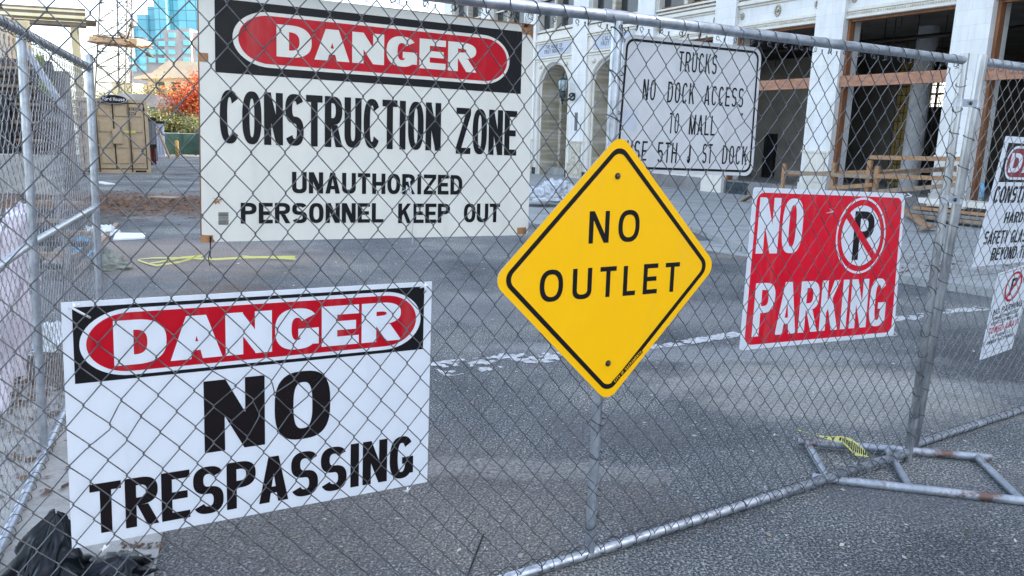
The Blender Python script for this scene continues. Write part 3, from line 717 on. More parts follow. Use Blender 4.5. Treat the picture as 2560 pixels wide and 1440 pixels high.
cz.word('lettering', 'ZONE', (1139, 384), (1293, 278), .0008, MT['black_scr'], t, st=.375, sy=.135, gap=.13, e=2.5)
cz.word('lettering', 'UNAUTHORIZED', (730, 483), (1156, 438), .0008, MT['black_scr'], t, st=.30, sy=.19, gap=.15)
cz.word('lettering', 'PERSONNEL', (602, 559), (959, 508), .0008, MT['black_scr'], t, st=.30, sy=.18, gap=.14)
cz.word('lettering', 'KEEP', (995, 558), (1125, 509), .0008, MT['black_scr'], t, st=.30, sy=.18, gap=.12)
cz.word('lettering', 'OUT', (1159, 556), (1250, 509), .0008, MT['black_scr'], t, st=.30, sy=.18, gap=.12)
x0, y0 = cz.uv(546, 562); x1, y1 = cz.uv(571, 531); bars = []; y = y0
while y < y1: w_ = rnd.choice((.0006, .001, .0016)); bars.append([(x0, y), (x1, y), (x1, y + w_), (x0, y + w_)]); y += w_ + rnd.choice((.0006, .0009))
cz.flat('barcode', bars, .0008, MT['black'], t, 0)
x, y = cz.uv(543, 500); st = []
for i in range(9): a = R(i * 47); st.append([(x + .008 * math.cos(a) * (i % 3), y + .006 * math.sin(a)), (x + .012 * math.cos(a + .3), y + .012 * math.sin(a + .3)), (x + .004, y - .001)])
cz.flat('scuff_mark', st, .0009, MT['ply'], t)
x, y = cz.uv(1012, 470)
mb = MB(); mb.tube([cz.P(x - .02, y - .012, .02), cz.P(x, y + .005, .034), cz.P(x + .012, y - .03, .03), cz.P(x + .02, y - .09, .012), cz.P(x + .022, y - .16, .006)], .0016, 5)
mb.tube([cz.P(x - .004, y + .03, .036), cz.P(x + .003, y - .005, .037), cz.P(x - .01, y - .02, .033)], .0018, 5); mb.build('tie_cord', MT['zip'], t, True)
x, y = cz.uv(520, 590)
mb = MB(); mb.tube([cz.P(x + .004, y, .006), cz.P(x + .002, y - .03, .02), cz.P(x - .004, y - .05, .034), cz.P(x - .001, y - .07, .03)], .0012, 4); mb.tube([cz.P(x + .006, y, .006), cz.P(x + .0, y - .045, .03), cz.P(x + .002, y - .052, .036)], .0012, 4); mb.build('tie_wire', MT['dkgum'], t, True)
x, y = cz.uv(1313, 62); mb = MB()
for i in range(6): mb.tube([cz.P(x - .004 + i * .0015, y - .006, .004), cz.P(x - .012 + i * .005, y + .012, .02), cz.P(x - .012 + i * .004, y + .034, .03 + .003 * (i % 2))], .0008, 4)
mb.build('tie_wire', MT['dkgum'], t, True)

# no trespassing sign
nt_ = board_on(FPn, [(152, 757), (1080, 704), (1068, 1205), (180, 1372)], -.012, .92, .61)
t = thing('danger_sign', nt_.P(.46, 0), 'clean white danger no trespassing sign, lowest at the left', 'sign')
W, H = nt_.W, nt_.H
nt_.slab('face', [(0, 0), (W, 0), (W, H), (0, H)], .004, [MT['white'], MT['white']], t)
c = [nt_.uv(*q) for q in ((178, 764), (1062, 720), (1056, 874), (189, 958))]
bx0, bx1 = (c[0][0] + c[3][0]) / 2, (c[1][0] + c[2][0]) / 2; by1, by0 = (c[0][1] + c[1][1]) / 2, (c[2][1] + c[3][1]) / 2; hb = by1 - by0
nt_.flat('header_band', [[(bx0, by0), (bx1, by0), (bx1, by1), (bx0, by1)]], .0006, MT['black'], t)
ol = nt_.uv(198, 860)[0]; orr = nt_.uv(1051, 795)[0]
oval(nt_, ol, orr, by0 + hb * .05, by1 - hb * .05, .0011, MT['white'], t, 'oval_border', .66)
oval(nt_, ol + .014, orr - .014, by0 + hb * .105, by1 - hb * .105, .0016, MT['red'], t, 'oval_field', .64)
nt_.word('lettering', 'DANGER', (286, 915), (1002, 753), .0021, MT['white'], t, st=.37, sy=.225, gap=.07, e=2.5)
nt_.word('lettering', 'NO', (512, 1133), (826, 920), .0008, MT['dkbrown'], t, st=.33, sy=.16, gap=.17, e=2.8)
nt_.word('lettering', 'TRESPASSING', (228, 1337), (1034, 1086), .0008, MT['dkbrown'], t, st=.335, sy=.155, gap=.11, e=2.5)
for (px, py, sx_, sy_) in ((186, 762, .03, -.03), (1053, 712, .006, -.02), (1010, 1215, .0, -.012), (262, 1357, -.01, -.008)):
    x, y = nt_.uv(px, py); mb = MB()
    mb.tube([nt_.P(x, y + .01, .03), nt_.P(x - .004, y, .034), nt_.P(x + sx_ * .5, y + sy_ * .5, .03), nt_.P(x + sx_, y + sy_, .012)], .0028, 6)
    mb.tube([nt_.P(x - .012, y - .004, .022), nt_.P(x, y + .004, .036), nt_.P(x + .010, y + .006, .024)], .002, 6); mb.build('zip_tie', MT['zip'], t, True)

# trucks sign
tr = board_on(FPn, [(1560, 84), (1905, 120), (1881, 440), (1531, 430)], -.02, .61, .44)
t = thing('notice_sign', tr.P(.3, 0), 'grey-white trucks no dock access notice with black rim under the top rail', 'sign')
W, H = tr.W, tr.H
tr.slab('face', rrect(0, 0, W, H, .038, 8), .003, [MT['white_ref'], MT['pipe']], t)
o_, i_ = rrect(.012, .012, W - .012, H - .012, .03, 8), rrect(.020, .020, W - .020, H - .020, .024, 8)
tr.flat('border', frame_polys(o_, i_), .0006, MT['black'], t, 0)
for tx, lb, rt_ in (('TRUCKS', (1695, 178), (1794, 137)), ('NO', (1605, 249), (1641, 200)), ('DOCK', (1667, 256), (1738, 209)), ('ACCESS', (1759, 262), (1860, 221)), ('TO', (1671, 333), (1699, 283)), ('MALL', (1721, 336), (1790, 290)), ('USE', (1564, 400), (1619, 353)), ('5TH', (1642, 406), (1694, 357)), ('J', (1716, 408), (1728, 363)), ('ST', (1754, 408), (1782, 360)), ('DOCK', (1804, 410), (1869, 366))):
    tr.word('lettering', tx, lb, rt_, .0008, MT['black'], t, st=.25 if tx != 'J' else .42, sy=.095, gap=.36, e=2.4)
for px, py in ((1547 + 250 / 4.2, 88), (1826, 118), (1721, 393), (1611 + 243, 286)):
    x, y = tr.uv(px, py); mb = MB(); mb.tube([tr.P(x, y, 0), tr.P(x, y, .003), tr.P(x, y, .004)], [.0045, .0045, .002], 10); mb.build('rivet', MT['bolt'] if py > 200 else MT['zip'], t, True)
x, y = tr.uv(1575, 300)
tr.flat('sticker_residue', [[(x - .035, y - .03), (x + .03, y - .034), (x + .028, y + .035), (x - .033, y + .03)]], .0005, MT['plaque'], t)

# no parking sign
np_ = board_on(FPn, [(1885, 468), (2264, 484), (2234, 839), (1849, 876)], -.012, .90, .61)
t = thing('no_parking_sign', np_.P(.45, 0), 'bright red no parking sign with crossed-out P in a circle', 'sign')
W, H = np_.W, np_.H
np_.slab('face', rrect(0, 0, W, H, .012, 6), .003, [MT['white'], MT['white']], t)
np_.flat('red_field', [rrect(.020, .018, W - .020, H - .018, .035, 8)], .0006, MT['red_np'], t)
np_.word('lettering', 'NO', (1888, 634), (2012, 497), .0012, MT['white'], t, st=.33, sy=.12, gap=.15, e=2.8)
np_.word('lettering', 'PARKING', (1878, 842), (2219, 695), .0012, MT['white'], t, st=.33, sy=.13, gap=.13, e=2.8)
def nopark(bd, lft, rgt, top, bot, P_lb, P_rt, sl0, sl1, t, red, wht, blk, disc=True):
    xl = bd.uv(*lft)[0]; xr = bd.uv(*rgt)[0]; yt = bd.uv(*top)[1]; yb = bd.uv(*bot)[1]
    cx, cy, a, b = (xl + xr) / 2, (yt + yb) / 2, (xr - xl) / 2, (yt - yb) / 2
    el = lambda f: [(cx + a * f * math.cos(R(q)), cy + b * f * math.sin(R(q))) for q in range(0, 360, 9)]
    if disc:
        bd.flat('symbol_ring', frame_polys(el(1), el(.94)), .0012, wht, t, 0)
        bd.flat('symbol_disc', [el(.79)], .0012, wht, t)
    else: bd.flat('symbol_ring', frame_polys(el(1), el(.84)), .0019, red, t, 0)
    x0, y0 = bd.uv(*P_lb); x1, y1 = bd.uv(*P_rt)
    bd.flat('symbol_letter', textpolys('P', x0, y0, x1, y1, st=.3, sy=.15), .0016, blk, t)
    p, q = V((*bd.uv(*sl0), 0)), V((*bd.uv(*sl1), 0)); d_ = (q - p).normalized(); s_ = V((-d_.y, d_.x, 0)) * a * .095
    bd.flat('symbol_slash', [[tuple((p - s_)[:2]), tuple((q - s_)[:2]), tuple((q + s_)[:2]), tuple((p + s_)[:2])]], .0022, red, t)
nopark(np_, (2089, 593), (2214, 577), (2155, 493), (2143, 684), (2128, 650), (2188, 529), (2117, 534), (2186, 647), t, MT['red_np'], MT['white'], MT['dkbrown'])
for px, py in ((1893, 473), (2260, 488), (2226, 833), (1856, 868), (2064, 527)):
    x, y = np_.uv(px, py); mb = MB(); mb.tube([np_.P(x - .01, y - .008, .012), np_.P(x, y, .034), np_.P(x + .012, y + .008, .01)], .0022, 6); mb.build('zip_tie', MT['zip'], t, True)

# yellow diamond, bolted in front of the mesh
KD = .040
yc = [hit(x, y, FPn.A + FPn.n * KD, FPn.n) for x, y in ((1549, 346), (1781, 665), (1517, 992), (1246, 703))]   # top,right,bottom,left
cen = (yc[0] + yc[1] + yc[2] + yc[3]) / 4
hx = (yc[1] - yc[3]) / 2; hy = (yc[0] - yc[2]) / 2
dm = Board([cen - hx + hy, cen + hx + hy, cen + hx - hy, cen - hx - hy], FPn.n, hx.length * 2, hy.length * 2)
t = thing('diamond_sign', dm.P(dm.W / 2, 0), 'yellow diamond no outlet sign bolted in front of the fence', 'sign')
def diamond(f, r=.04):
    Wd, Hd = dm.W, dm.H; cx, cy = Wd / 2, Hd / 2; ext = .415 * r; a = (Wd / 2 + ext) * f
    out = []; L = a * math.sqrt(2) / 2     # half side
    for (x, y) in rrect(-L, -L, L, L, r, 8):
        xr, yr = (x - y) / math.sqrt(2), (x + y) / math.sqrt(2); out.append((cx + xr, cy + yr * Hd / Wd))
    return out
dm.slab('face', diamond(1.0, .046), .0025, [MT['yellow'], MT['pipe']], t)
dm.flat('border', frame_polys(diamond(.935, .040), diamond(.895, .030)), .0005, MT['black'], t, 0)
for chx, lb, rt_ in (('N', (1471, 609), (1525, 527)), ('O', (1544, 606), (1601, 524)), ('O', (1348, 757), (1409, 672)), ('U', (1430, 750), (1481, 669)), ('T', (1498, 744), (1542, 665)), ('L', (1556, 740), (1591, 663)), ('E', (1606, 736), (1646, 658)), ('T', (1660, 731), (1700, 655))):
    x0, y0 = dm.uv(*lb); x1, y1 = dm.uv(*rt_)
    dm.flat('lettering', [[(x0 + a_, y0 + b_) for a_, b_ in p] for p in glyph(chx, x1 - x0, y1 - y0, .0165, .0150, 2.4)], .0006, MT['black'], t)
for px, py in ((1544, 440), (1520, 908)):
    x, y = dm.uv(px, py); mb = MB(); mb.tube([dm.P(x, y, 0), dm.P(x, y, .002), dm.P(x, y, .0022), dm.P(x, y, .006), dm.P(x, y, .008)], [.0105, .0105, .007, .007, .003], 14); mb.build('bolt', MT['bolt'], t, 'auto')
    mb = MB(); mb.tube([dm.P(x, y, -.0026), dm.P(x, y, -KD - .03)], .004, 8); mb.build('bolt_shank', MT['bolt'], t, True)
p0 = V((*dm.uv(1534, 957), 0)); p1 = V((*dm.uv(1603, 879), 0)); dx_ = (p1 - p0); LL = dx_.length; dx_.normalize(); dy_ = V((-dx_.y, dx_.x, 0))
def onl(x, y): q = p0 + dx_ * x + dy_ * y; return (q.x, q.y)
for i, (wd, xa, xb) in enumerate((('CITY', 0.004, .033), ('OF', .040, .052), ('SACRAMENTO', .060, LL))):
    dm.flat('lettering', [[onl(*q) for q in p] for p in textpolys(wd, xa, -.0035, xb, .0055, st=.22, sy=.17, gap=.3)], .0009, MT['yellow'], t)
dm.flat('label_strip', [[onl(-.004, -.007), onl(LL + .004, -.007), onl(LL + .004, .009), onl(-.004, .009)]], .0007, MT['black'], t)

# signs on the right panel
def quad_right(px4, k, W, H, full=None):
    pts = [hit(x, y, rp.A + rp.n * k, rp.n) for x, y in px4]; return pts
k = -.014
sTL, sBL = [hit(x, y, rp.A + rp.n * k, rp.n) for x, y in ((2516, 340), (2430, 668))]
sx_ = hit(2560, 655, rp.A + rp.n * k, rp.n) - sBL; sx_.normalize(); Hh = (sTL - sBL).length
b2 = Board([sTL, sTL + sx_ * .92, sBL + sx_ * .92, sBL], rp.n, .92, Hh)
t = thing('danger_sign', b2.P(.46, 0), 'danger hard hat sign on the right panel, cut by the frame edge', 'sign')
b2.slab('face', [(0, 0), (.92, 0), (.92, Hh), (0, Hh)], .003, [MT['white'], MT['white']], t)
by0, by1 = b2.uv(2492, 455)[1], Hh - .03
bx = b2.uv(2510, 400)[0]
b2.flat('header_band', [[(bx, by0), (.92 - bx, by0), (.92 - bx, by1), (bx, by1)]], .0006, MT['black'], t)
oval(b2, bx + .02, .9 - bx, by0 + .012, by1 - .012, .0011, MT['white'], t, 'oval_border', .5)
oval(b2, bx + .032, .888 - bx, by0 + .024, by1 - .024, .0016, MT['red_fade'], t, 'oval_field', .5)
xx = b2.uv(2518, 430)[0]
hbb = by1 - by0
b2.flat('lettering', textpolys('DANGER', xx, by0 + hbb * .25, .92 - xx, by1 - hbb * .25, st=.3, sy=.22, gap=.1), .0021, MT['white'], t)
for tx, q0, q1 in (('CONSTRUCTION AREA', (2480, 508), (2489, 465)), ('HARD HATS AND', (2508, 558), (2514, 530)), ('SAFETY GLASSES REQUIRED', (2456, 612), (2462, 578)), ('BEYOND THIS POINT', (2474, 652), (2478, 620))):
    xa, ya = b2.uv(*q0); xb, yb = b2.uv(*q1)
    b2.flat('lettering', textpolys(tx, xa, ya, .92 - xa, yb, st=.33, sy=.15, gap=.13), .0008, MT['black'], t)
tb = Board([hit(x, y, rp.A + rp.n * k, rp.n) for x, y in ((2496, 684), (2592, 652), (2529, 872), (2449, 901))], rp.n, .31, .46)
t = thing('tow_notice', tb.P(.15, 0), 'small white no parking towed away notice low on the right panel', 'sign')
tb.slab('face', [(0, 0), (.31, 0), (.31, .46), (0, .46)], .002, [MT['white'], MT['white']], t)
x0, y0 = .155, .36
tb_el = lambda f: [(x0 + .068 * f * math.cos(R(q)), y0 + .078 * f * math.sin(R(q))) for q in range(0, 360, 10)]
tb.flat('symbol_letter', textpolys('P', x0 - .022, y0 - .045, x0 + .028, y0 + .045, st=.3, sy=.17), .0008, MT['black'], t)
tb.flat('symbol_ring', frame_polys(tb_el(1), tb_el(.84)), .0014, MT['red'], t, 0)
tb.flat('symbol_slash', [[(x0 - .045, y0 - .052), (x0 - .036, y0 - .06), (x0 + .047, y0 + .047), (x0 + .038, y0 + .055)]], .0018, MT['red'], t)
for tx, ya, yb, m_, xa in (('NO PARKING', .232, .265, 'black', .03), ('UNAUTHORIZED', .203, .222, 'black', .045), ('VEHICLES WILL BE', .177, .196, 'black', .03), ('TOWED AWAY', .130, .166, 'red', .025), ('AT VEHICLE', .102, .120, 'black', .07), ("OWNER'S EXPENSE", .074, .093, 'black', .03)):
    tb.flat('lettering', textpolys(tx, xa, ya, .31 - xa, yb, st=.22, sy=.17, gap=.2), .0008, MT[m_], t)
tb.flat('border', frame_polys([(.012, .03), (.298, .03), (.298, .45), (.012, .45)], [(.014, .032), (.296, .032), (.296, .448), (.014, .448)]), .0005, MT['black'], t, 0)

# ---------------------------------------------------------------- foot stand and caution tape
r_ = .0185
A1, A2 = G(1995, 1090, .06), G(2478, 1130, .05)
B1, B2 = G(2030, 1180, .04), G(2640, 1249, .04)
def gl(p, z): return V((p.x, p.y, z))
A1, A2, B1, B2 = gl(A1, .032), gl(A2, .022), gl(B1, .0155), gl(B2, .0185)
t = thing('pipe_stand', (A1 + B2) / 2 * 1.0, 'rust-spotted pipe stand lying flat under the fence corner', 'fence stand')
WL[t.name] = V(t.location)
for nm, a_, b_ in (('long_pipe', A1, A2), ('long_pipe', B1, B2)):
    mb = MB(); mb.pipe(a_, b_, r_, 16); mb.build(nm, MT['pipe_foot'], t, 'auto')
def lerp(a_, b_, f): return a_ + (b_ - a_) * f
for a_, b_ in ((lerp(A1, A2, .05), lerp(B1, B2, .07)), (lerp(A1, A2, .47), lerp(B1, B2, .42)), (lerp(A1, A2, .93), lerp(B1, B2, .87))):
    mb = MB(); mb.tube([a_, b_], .016, 14); mb.build('cross_pipe', MT['pipe_foot'], t, 'auto')
# caution tape
mb = MB()
tp = [G(1992, 1074, .07), G(2030, 1085, .085), G(2070, 1095, .08), G(2105, 1098, .07), G(2135, 1118, .05), G(2172, 1138, .03)]
wd = [.012, .022, .022, .035, .09, .02]
Lp, Rp_ = [], []
for i, p in enumerate(tp):
    sd = V((.15, .8, .55 if i > 2 else .3 * (-1) ** i)).normalized(); Lp.append(p + sd * wd[i] / 2); Rp_.append(p - sd * wd[i] / 2)
for i in range(5):
    n_ = 7 if i > 2 else 4
    for j in range(n_):
        f0, f1 = j / n_, (j + 1) / n_
        q = [lerp(Rp_[i], Rp_[i + 1], f0), lerp(Rp_[i], Rp_[i + 1], f1), lerp(Lp[i], Lp[i + 1], f1), lerp(Lp[i], Lp[i + 1], f0)]
        mb.mi = 0; mb.poly(q)
        if i > 2 or j % 2:
            c_ = (q[0] + q[1] + q[2] + q[3]) / 4 + V((0, -.001, .002)); mb.mi = 1
            mb.poly([c_ + (p - c_) * V((1, 1, 1)).x * .62 + (q[1] - q[0]) * (.18 if k_ in (2, 3) else -.18) for k_, p in enumerate(q)])
tag(mb.build('caution_tape', [MT['yellow_tape'], MT['tapeblk']], None), 'scrap of yellow and black caution tape caught on the pipe stand', 'tape')

# ---------------------------------------------------------------- white terracotta building
bld = thing('building', FP(3, 0), 'long white terracotta building with gutted ground floor and arches along the street', 'building')
def fbox(mb, t0, t1, z0, z1, k0, k1): mb.obox(FP(t0, z0, k0), N3 * (t1 - t0), U3 * (k1 - k0), V((0, 0, z1 - z0)))
def bpart(nm, boxes, mat, parent=None, bevel=0, lab=None):
    if nm in ('wall', 'marble_slab', 'interior_wall') and len(boxes) > 1:
        for b_ in boxes: o = bpart(nm, [b_], mat, parent, bevel)
        return o
    mb = MB()
    for b_ in boxes: fbox(mb, *b_)
    o = mb.build(nm, mat, parent or bld, bevel=bevel)
    if lab: o['label'] = lab
    return o
TOP = 15.5
pil = [(-.74, .03), (2.74, 3.56), (6.3, 7.1), (9.81, 10.66), (13.46, 14.43), (17.07, 18.03), (-4.3, -3.5), (-7.9, -7.1), (21.0, 21.9), (25.0, 25.9)]
for (a_, b_) in pil:
    bpart('pilaster', [(a_, b_, -.5, TOP, -.05, .6)], MT['terra'])
    bpart('pilaster_base', [(a_ - .02, b_ + .02, -.4, .42, -.09, -.052), (a_ + .1, b_ - .1, .45, 1.15, -.085, -.052), (a_ - .01, b_ + .01, 1.18, 1.24, -.095, -.052)], MT['orn'] if a_ > 9 else MT['terra2'])
bpart('wall', [(-60, -8.1, -.5, TOP, .0, .5)], MT['terra'])
bays = [(-7.1, -4.3), (-3.5, -.74), (.03, 2.74), (3.56, 6.3), (7.1, 9.81), (10.66, 13.46), (14.43, 17.07), (18.03, 21.0), (21.9, 25.0)]
for i, (a_, b_) in enumerate(bays):
    arched = i >= 5
    zb = 4.36 if not arched else 4.98
    if not arched:
        # spandrel: mouldings, panels with medallion, cornice
        bpart('spandrel', [(a_, b_, 4.60, 5.02, .10, .5)], MT['terra'])
        bpart('moulding', [(a_, b_, 4.36, 4.42, .0, .5), (a_, b_, 4.42, 4.52, .05, .5), (a_, b_, 4.52, 4.60, .02, .5), (a_, b_, 5.02, 5.08, .05, .5), (a_, b_, 5.08, 5.15, -.02, .5), (a_, b_, 5.15, 5.2, .04, .5)], MT['terra2'], bevel=.012)
        mb = MB()
        n_ = int((b_ - a_) / .06)
        for j in range(n_): fbox(mb, a_ + j * .06 + .012, a_ + j * .06 + .045, 4.445, 4.49, .035, .05)
        mb.build('bead_course', MT['orn'], bld)
        for cc, rr_ in (((a_ + b_) / 2, .085), (a_ + .12, .05), (b_ - .12, .05)):
            mb = MB(); c_ = FP(cc, 4.82, .1)
            for j in range(14):
                a1 = R(j * 360 / 14); q = c_ + N3 * rr_ * math.cos(a1) + V((0, 0, 1)) * rr_ * 1.5 * math.sin(a1)
                mb.tube([q - U3 * .0, q - U3 * .035, q - U3 * .045], [.028, .022, .008], 6)
            mb.tube([c_, c_ - U3 * .05, c_ - U3 * .06], [rr_ * .55, rr_ * .45, .01], 10); mb.build('medallion', MT['orn'], bld, True)
        zs = 5.38
    else: zs = 5.42
    if not arched: bpart('sill_wall', [(a_, b_, 5.2, zs, .12, .5)], MT['terra2'])
    # sill course with swags
    bpart('sill', [(a_, b_, zs - .14, zs - .09, .02, .5), (a_, b_, zs - .04, zs + .02, -.0, .5)], MT['terra2'], bevel=.01)
    mb = MB(); n_ = int((b_ - a_) / .14)
    for j in range(n_):
        c_ = FP(a_ + (j + .5) * .14, zs - .065, .08)
        mb.tube([c_ - N3 * .06 + V((0, 0, .03)), c_ - N3 * .03 - V((0, 0, .01)) - U3 * .03, c_ - U3 * .04 - V((0, 0, .02)), c_ + N3 * .03 - V((0, 0, .01)) - U3 * .03, c_ + N3 * .06 + V((0, 0, .03))], .014, 5)
    mb.build('frieze', MT['orn'], bld, True)
    # upper windows in pairs, three storeys
    for fl in range(3):
        z0 = zs + .04 + fl * 3.4; z1 = z0 + 2.35
        bpart('wall', [(a_, b_, z1, z1 + 1.03, .10, .5)], MT['terra'])
        w3 = (b_ - a_ - .34) / 2
        bpart('mullion', [((a_ + b_) / 2 - .085, (a_ + b_) / 2 + .085, z0, z1, .02, .4)], MT['orn'])
        for s0_ in (a_ + .09, (a_ + b_) / 2 + .085):
            wn = bpart('window', [(s0_, s0_ + .05, z0, z1, .18, .26), (s0_ + w3 - .0, s0_ + w3 + .05, z0, z1, .18, .26), (s0_ + .05, s0_ + w3, z0, z0 + .06, .18, .26), (s0_ + .05, s0_ + w3, z1 - .06, z1, .18, .26), (s0_ + .05, s0_ + w3, z0 + 1.15, z0 + 1.21, .16, .24)], MT['frame'] if not arched else MT['terra2'])
            bpart('pane', [(s0_ + .05, s0_ + w3, z0 + .06, z1 - .06, .28, .29)], MT['glass'], wn)
        bpart('wall', [(a_, a_ + .09, z0, z1, .06, .4), (b_ - .09, b_, z0, z1, .06, .4)], MT['terra2'])
bpart('roof', [(-60, 26, TOP, TOP + .5, -.3, 14)], MT['terra2'])
bpart('interior_wall', [(-60, 8.3, -.5, 4.75, 13.5, 14), (9.1, 26, -.5, 4.75, 13.5, 14), (8.3, 9.1, -.5, 2.95, 13.5, 14), (8.3, 9.1, 4.0, 4.75, 13.5, 14), (-60, 26, 4.75, TOP, 13.5, 14), (-60, -59.5, -.5, TOP, .5, 13.5), (25.5, 26, -.5, TOP, .5, 13.5), (-60, 25.5, 4.75, 5.0, .5, 13.5)], MT['interior'])
bpart('floor', [(-60, 25.5, -.5, .16, .5, 13.5)], MT['oldconc'])
bpart('interior_wall', [(6.0, 14.5, .16, 4.75, 7.9, 8.1)], MT['interior'])
bpart('interior_wall', [(6.7, 10.6, .16, 4.2, 5.0, 5.15)], MT['interior'])
bpart('interior_wall', [(9.9, 10.1, .16, 4.75, .6, 7.9)], MT['interior'])
bpart('doorway', [(8.86, 9.39, .17, 1.69, 4.93, 4.99)], MT['dkgum'])  # black box on the wall stands in for the unlit doorway
# open bays: frames
for i, (a_, b_) in enumerate(bays[:5]):
    bpart('opening_frame', [(b_ - .07, b_ - .002, .1, 4.355, .12, .3), (a_ + .002, a_ + .045, .1, 4.355, .14, .3), (a_ + .045, b_ - .07, 4.30, 4.355, .14, .3)], MT['frame'])
    bpart('plinth', [(a_, b_, -.4, .30, .05, .5)], MT['conc_dark'])
    if i in (1, 2, 3): bpart('marble_slab', [(b_ - .9, b_ - .1, -.1, .26, .02, .048)], MT['marble'])
bpart('shop_panel', [(7.1, 9.81, .30, .52, .1, .4)], MT['terra2'])
# arches
def arch(a_, b_, t):
    m_ = (a_ + b_) / 2; r_o = (b_ - a_) / 2 - .22; zs_ = 3.25; zt = 4.22
    mb = MB(); n_ = 20; prev = None
    for face_k in (.0,):
        pts = []
        for j in range(n_ + 1):
            a1 = R(180 - 180 * j / n_); pts.append((m_ + r_o * math.cos(a1), zs_ + (zt - zs_) * math.sin(a1)))
        for j in range(n_):
            (x0_, z0_), (x1_, z1_) = pts[j], pts[j + 1]
            mb.poly([FP(x0_, z0_), FP(x0_, 4.98), FP(x1_, 4.98), FP(x1_, z1_)])
        mb.poly([FP(a_, -.4), FP(a_, 4.98), FP(m_ - r_o, 4.98), FP(m_ - r_o, -.4)]); mb.poly([FP(m_ + r_o, -.4), FP(m_ + r_o, 4.98), FP(b_, 4.98), FP(b_, -.4)])
    mb.build('arch_wall', MT['terra2'], bld)
    # moulded, stepped reveal
    prof = [(0, 0), (.04, .05), (.04, .09), (.10, .13), (.10, .16), (.16, .8), (.16, .95), (.26, 1.0), (.26, 1.6)]
    for nm, rng, mt in (('arch_moulding', range(0, 4), 'terra2'), ('arch_reveal', range(4, 8), 'orn')):
        mb = MB()
        for q in rng:
            (i0, k0), (i1, k1) = prof[q], prof[q + 1]
            def ln(ins, kk):
                o = [FP(m_ - r_o + ins, -.4, kk)]
                for j in range(n_ + 1):
                    a1 = R(180 - 180 * j / n_); o.append(FP(m_ + (r_o - ins) * math.cos(a1), zs_ + (zt - zs_ - ins) * math.sin(a1), kk))
                o.append(FP(m_ + r_o - ins, -.4, kk)); return o
            A_, B_ = ln(i0, k0), ln(i1, k1)
            for j in range(len(A_) - 1): mb.poly([A_[j], B_[j], B_[j + 1], A_[j + 1]])
        mb.build(nm, MT[mt], bld)
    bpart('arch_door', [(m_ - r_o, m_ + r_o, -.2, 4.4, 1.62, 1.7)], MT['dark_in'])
    bpart('door_frame', [(m_ - .05, m_ + .05, .1, 3.0, 1.55, 1.61), (m_ - r_o + .3, m_ + r_o - .3, 2.95, 3.05, 1.55, 1.61)], MT['frame'])
    bpart('marble_slab', [(a_, m_ - r_o, -.4, .12, -.03, -.002), (m_ + r_o, b_, -.4, .12, -.03, -.002)], MT['marble'])
    bpart('moulding', [(a_, b_, 4.28, 4.33, -.04, 0), (a_, b_, 4.37, 4.42, -.06, 0), (a_, b_, 4.94, 4.98, -.06, 0), (a_, b_, 5.02, 5.08, -.09, .3), (a_, b_, 4.98, 5.02, -.03, .3), (a_, b_, 5.08, 5.28, .0, .3)], MT['terra2'], bevel=.008)
    for cc in (m_ - r_o * .83, m_ + r_o * .83):
        mb = MB(); c_ = FP(cc, 4.08, 0); mb.tube([c_, c_ - U3 * .06, c_ - U3 * .09, c_ - U3 * .1], [.09, .085, .05, .01], 14); mb.build('rosette', MT['terra2'], bld, True)
for (a_, b_) in bays[5:]: arch(a_, b_, bld)
pls = [((14.60, 16.85), [('*THE HOME OF*', .30, .44), ('FRUIT INDUSTRY', .10, .25)], 'building plaque lettered home of the fruit industry above the left arch'), ((10.85, 13.1), [('*CALIFORNIA*', .30, .44), ('FRUIT BUILDING', .10, .25)], 'building plaque partly hidden by the fence post above the second arch')]
for (ta, tb_), lines, lab in pls:
    pb = Board([FP(tb_, 4.90, -.02), FP(ta, 4.90, -.02), FP(ta, 4.46, -.02), FP(tb_, 4.46, -.02)], -U3, tb_ - ta, .44 / 1)
    t = thing('plaque', pb.P((tb_ - ta) / 2, 0), lab, 'plaque')
    pb.slab('face', [(0, 0), (pb.W, 0), (pb.W, .44), (0, .44)], .018, [MT['plaque'], MT['terra2']], t)
    for tx, ya, yb in lines: pb.flat('lettering', textpolys(tx, .45, ya * .85, pb.W - .45, yb * .92, st=.2, sy=.15, gap=.25), .003, MT['dkbrown'], t, 1e-4)
# dark slot plaque on the pier
mb = MB(); fbox(mb, 13.86, 14.02, 1.62, 2.28, -.075, -.052); mb.build('slot_vent', MT['grey_box'], bld)
# wall lantern
lt = thing('wall_lantern', FP(14.38, 2.6, -.35), 'old iron wall lantern with milky globe beside the arch', 'lamp')
c_ = FP(14.38, 0, -.42)
mb = MB(); mb.lathe(c_ + V((0, 0, 3.02)), [(.02, 0), (.10, .03), (.145, .12), (.17, .26), (.165, .36), (.13, .44), (.02, .45)], 16); mb.build('globe', MT['lamp_glass'], lt, True)
mb = MB()
for j in range(6):
    a1 = R(j * 60); dr = V((math.cos(a1), math.sin(a1), 0)); mb.tube([c_ + dr * rr_ + V((0, 0, 3.02 + z_)) for rr_, z_ in ((.105, .03), (.152, .12), (.178, .26), (.172, .36), (.137, .44))], .009, 5)
mb.build('globe_rib', MT['lamp_iron'], lt, True)
mb = MB(); mb.lathe(c_ + V((0, 0, 3.46)), [(.15, 0), (.155, .02), (.10, .05), (.05, .09), (.03, .14), (.055, .17), (.03, .21), (.04, .24), (.0, .30)], 14); mb.build('finial', MT['lamp_iron'], lt, True)
mb = MB(); mb.lathe(c_ + V((0, 0, 2.55)), [(.0, 0), (.04, .04), (.02, .10), (.07, .16), (.05, .22), (.12, .30), (.13, .40), (.09, .47), (.11, .5)], 14); mb.build('base_cup', MT['lamp_iron'], lt, True)
mb = MB()
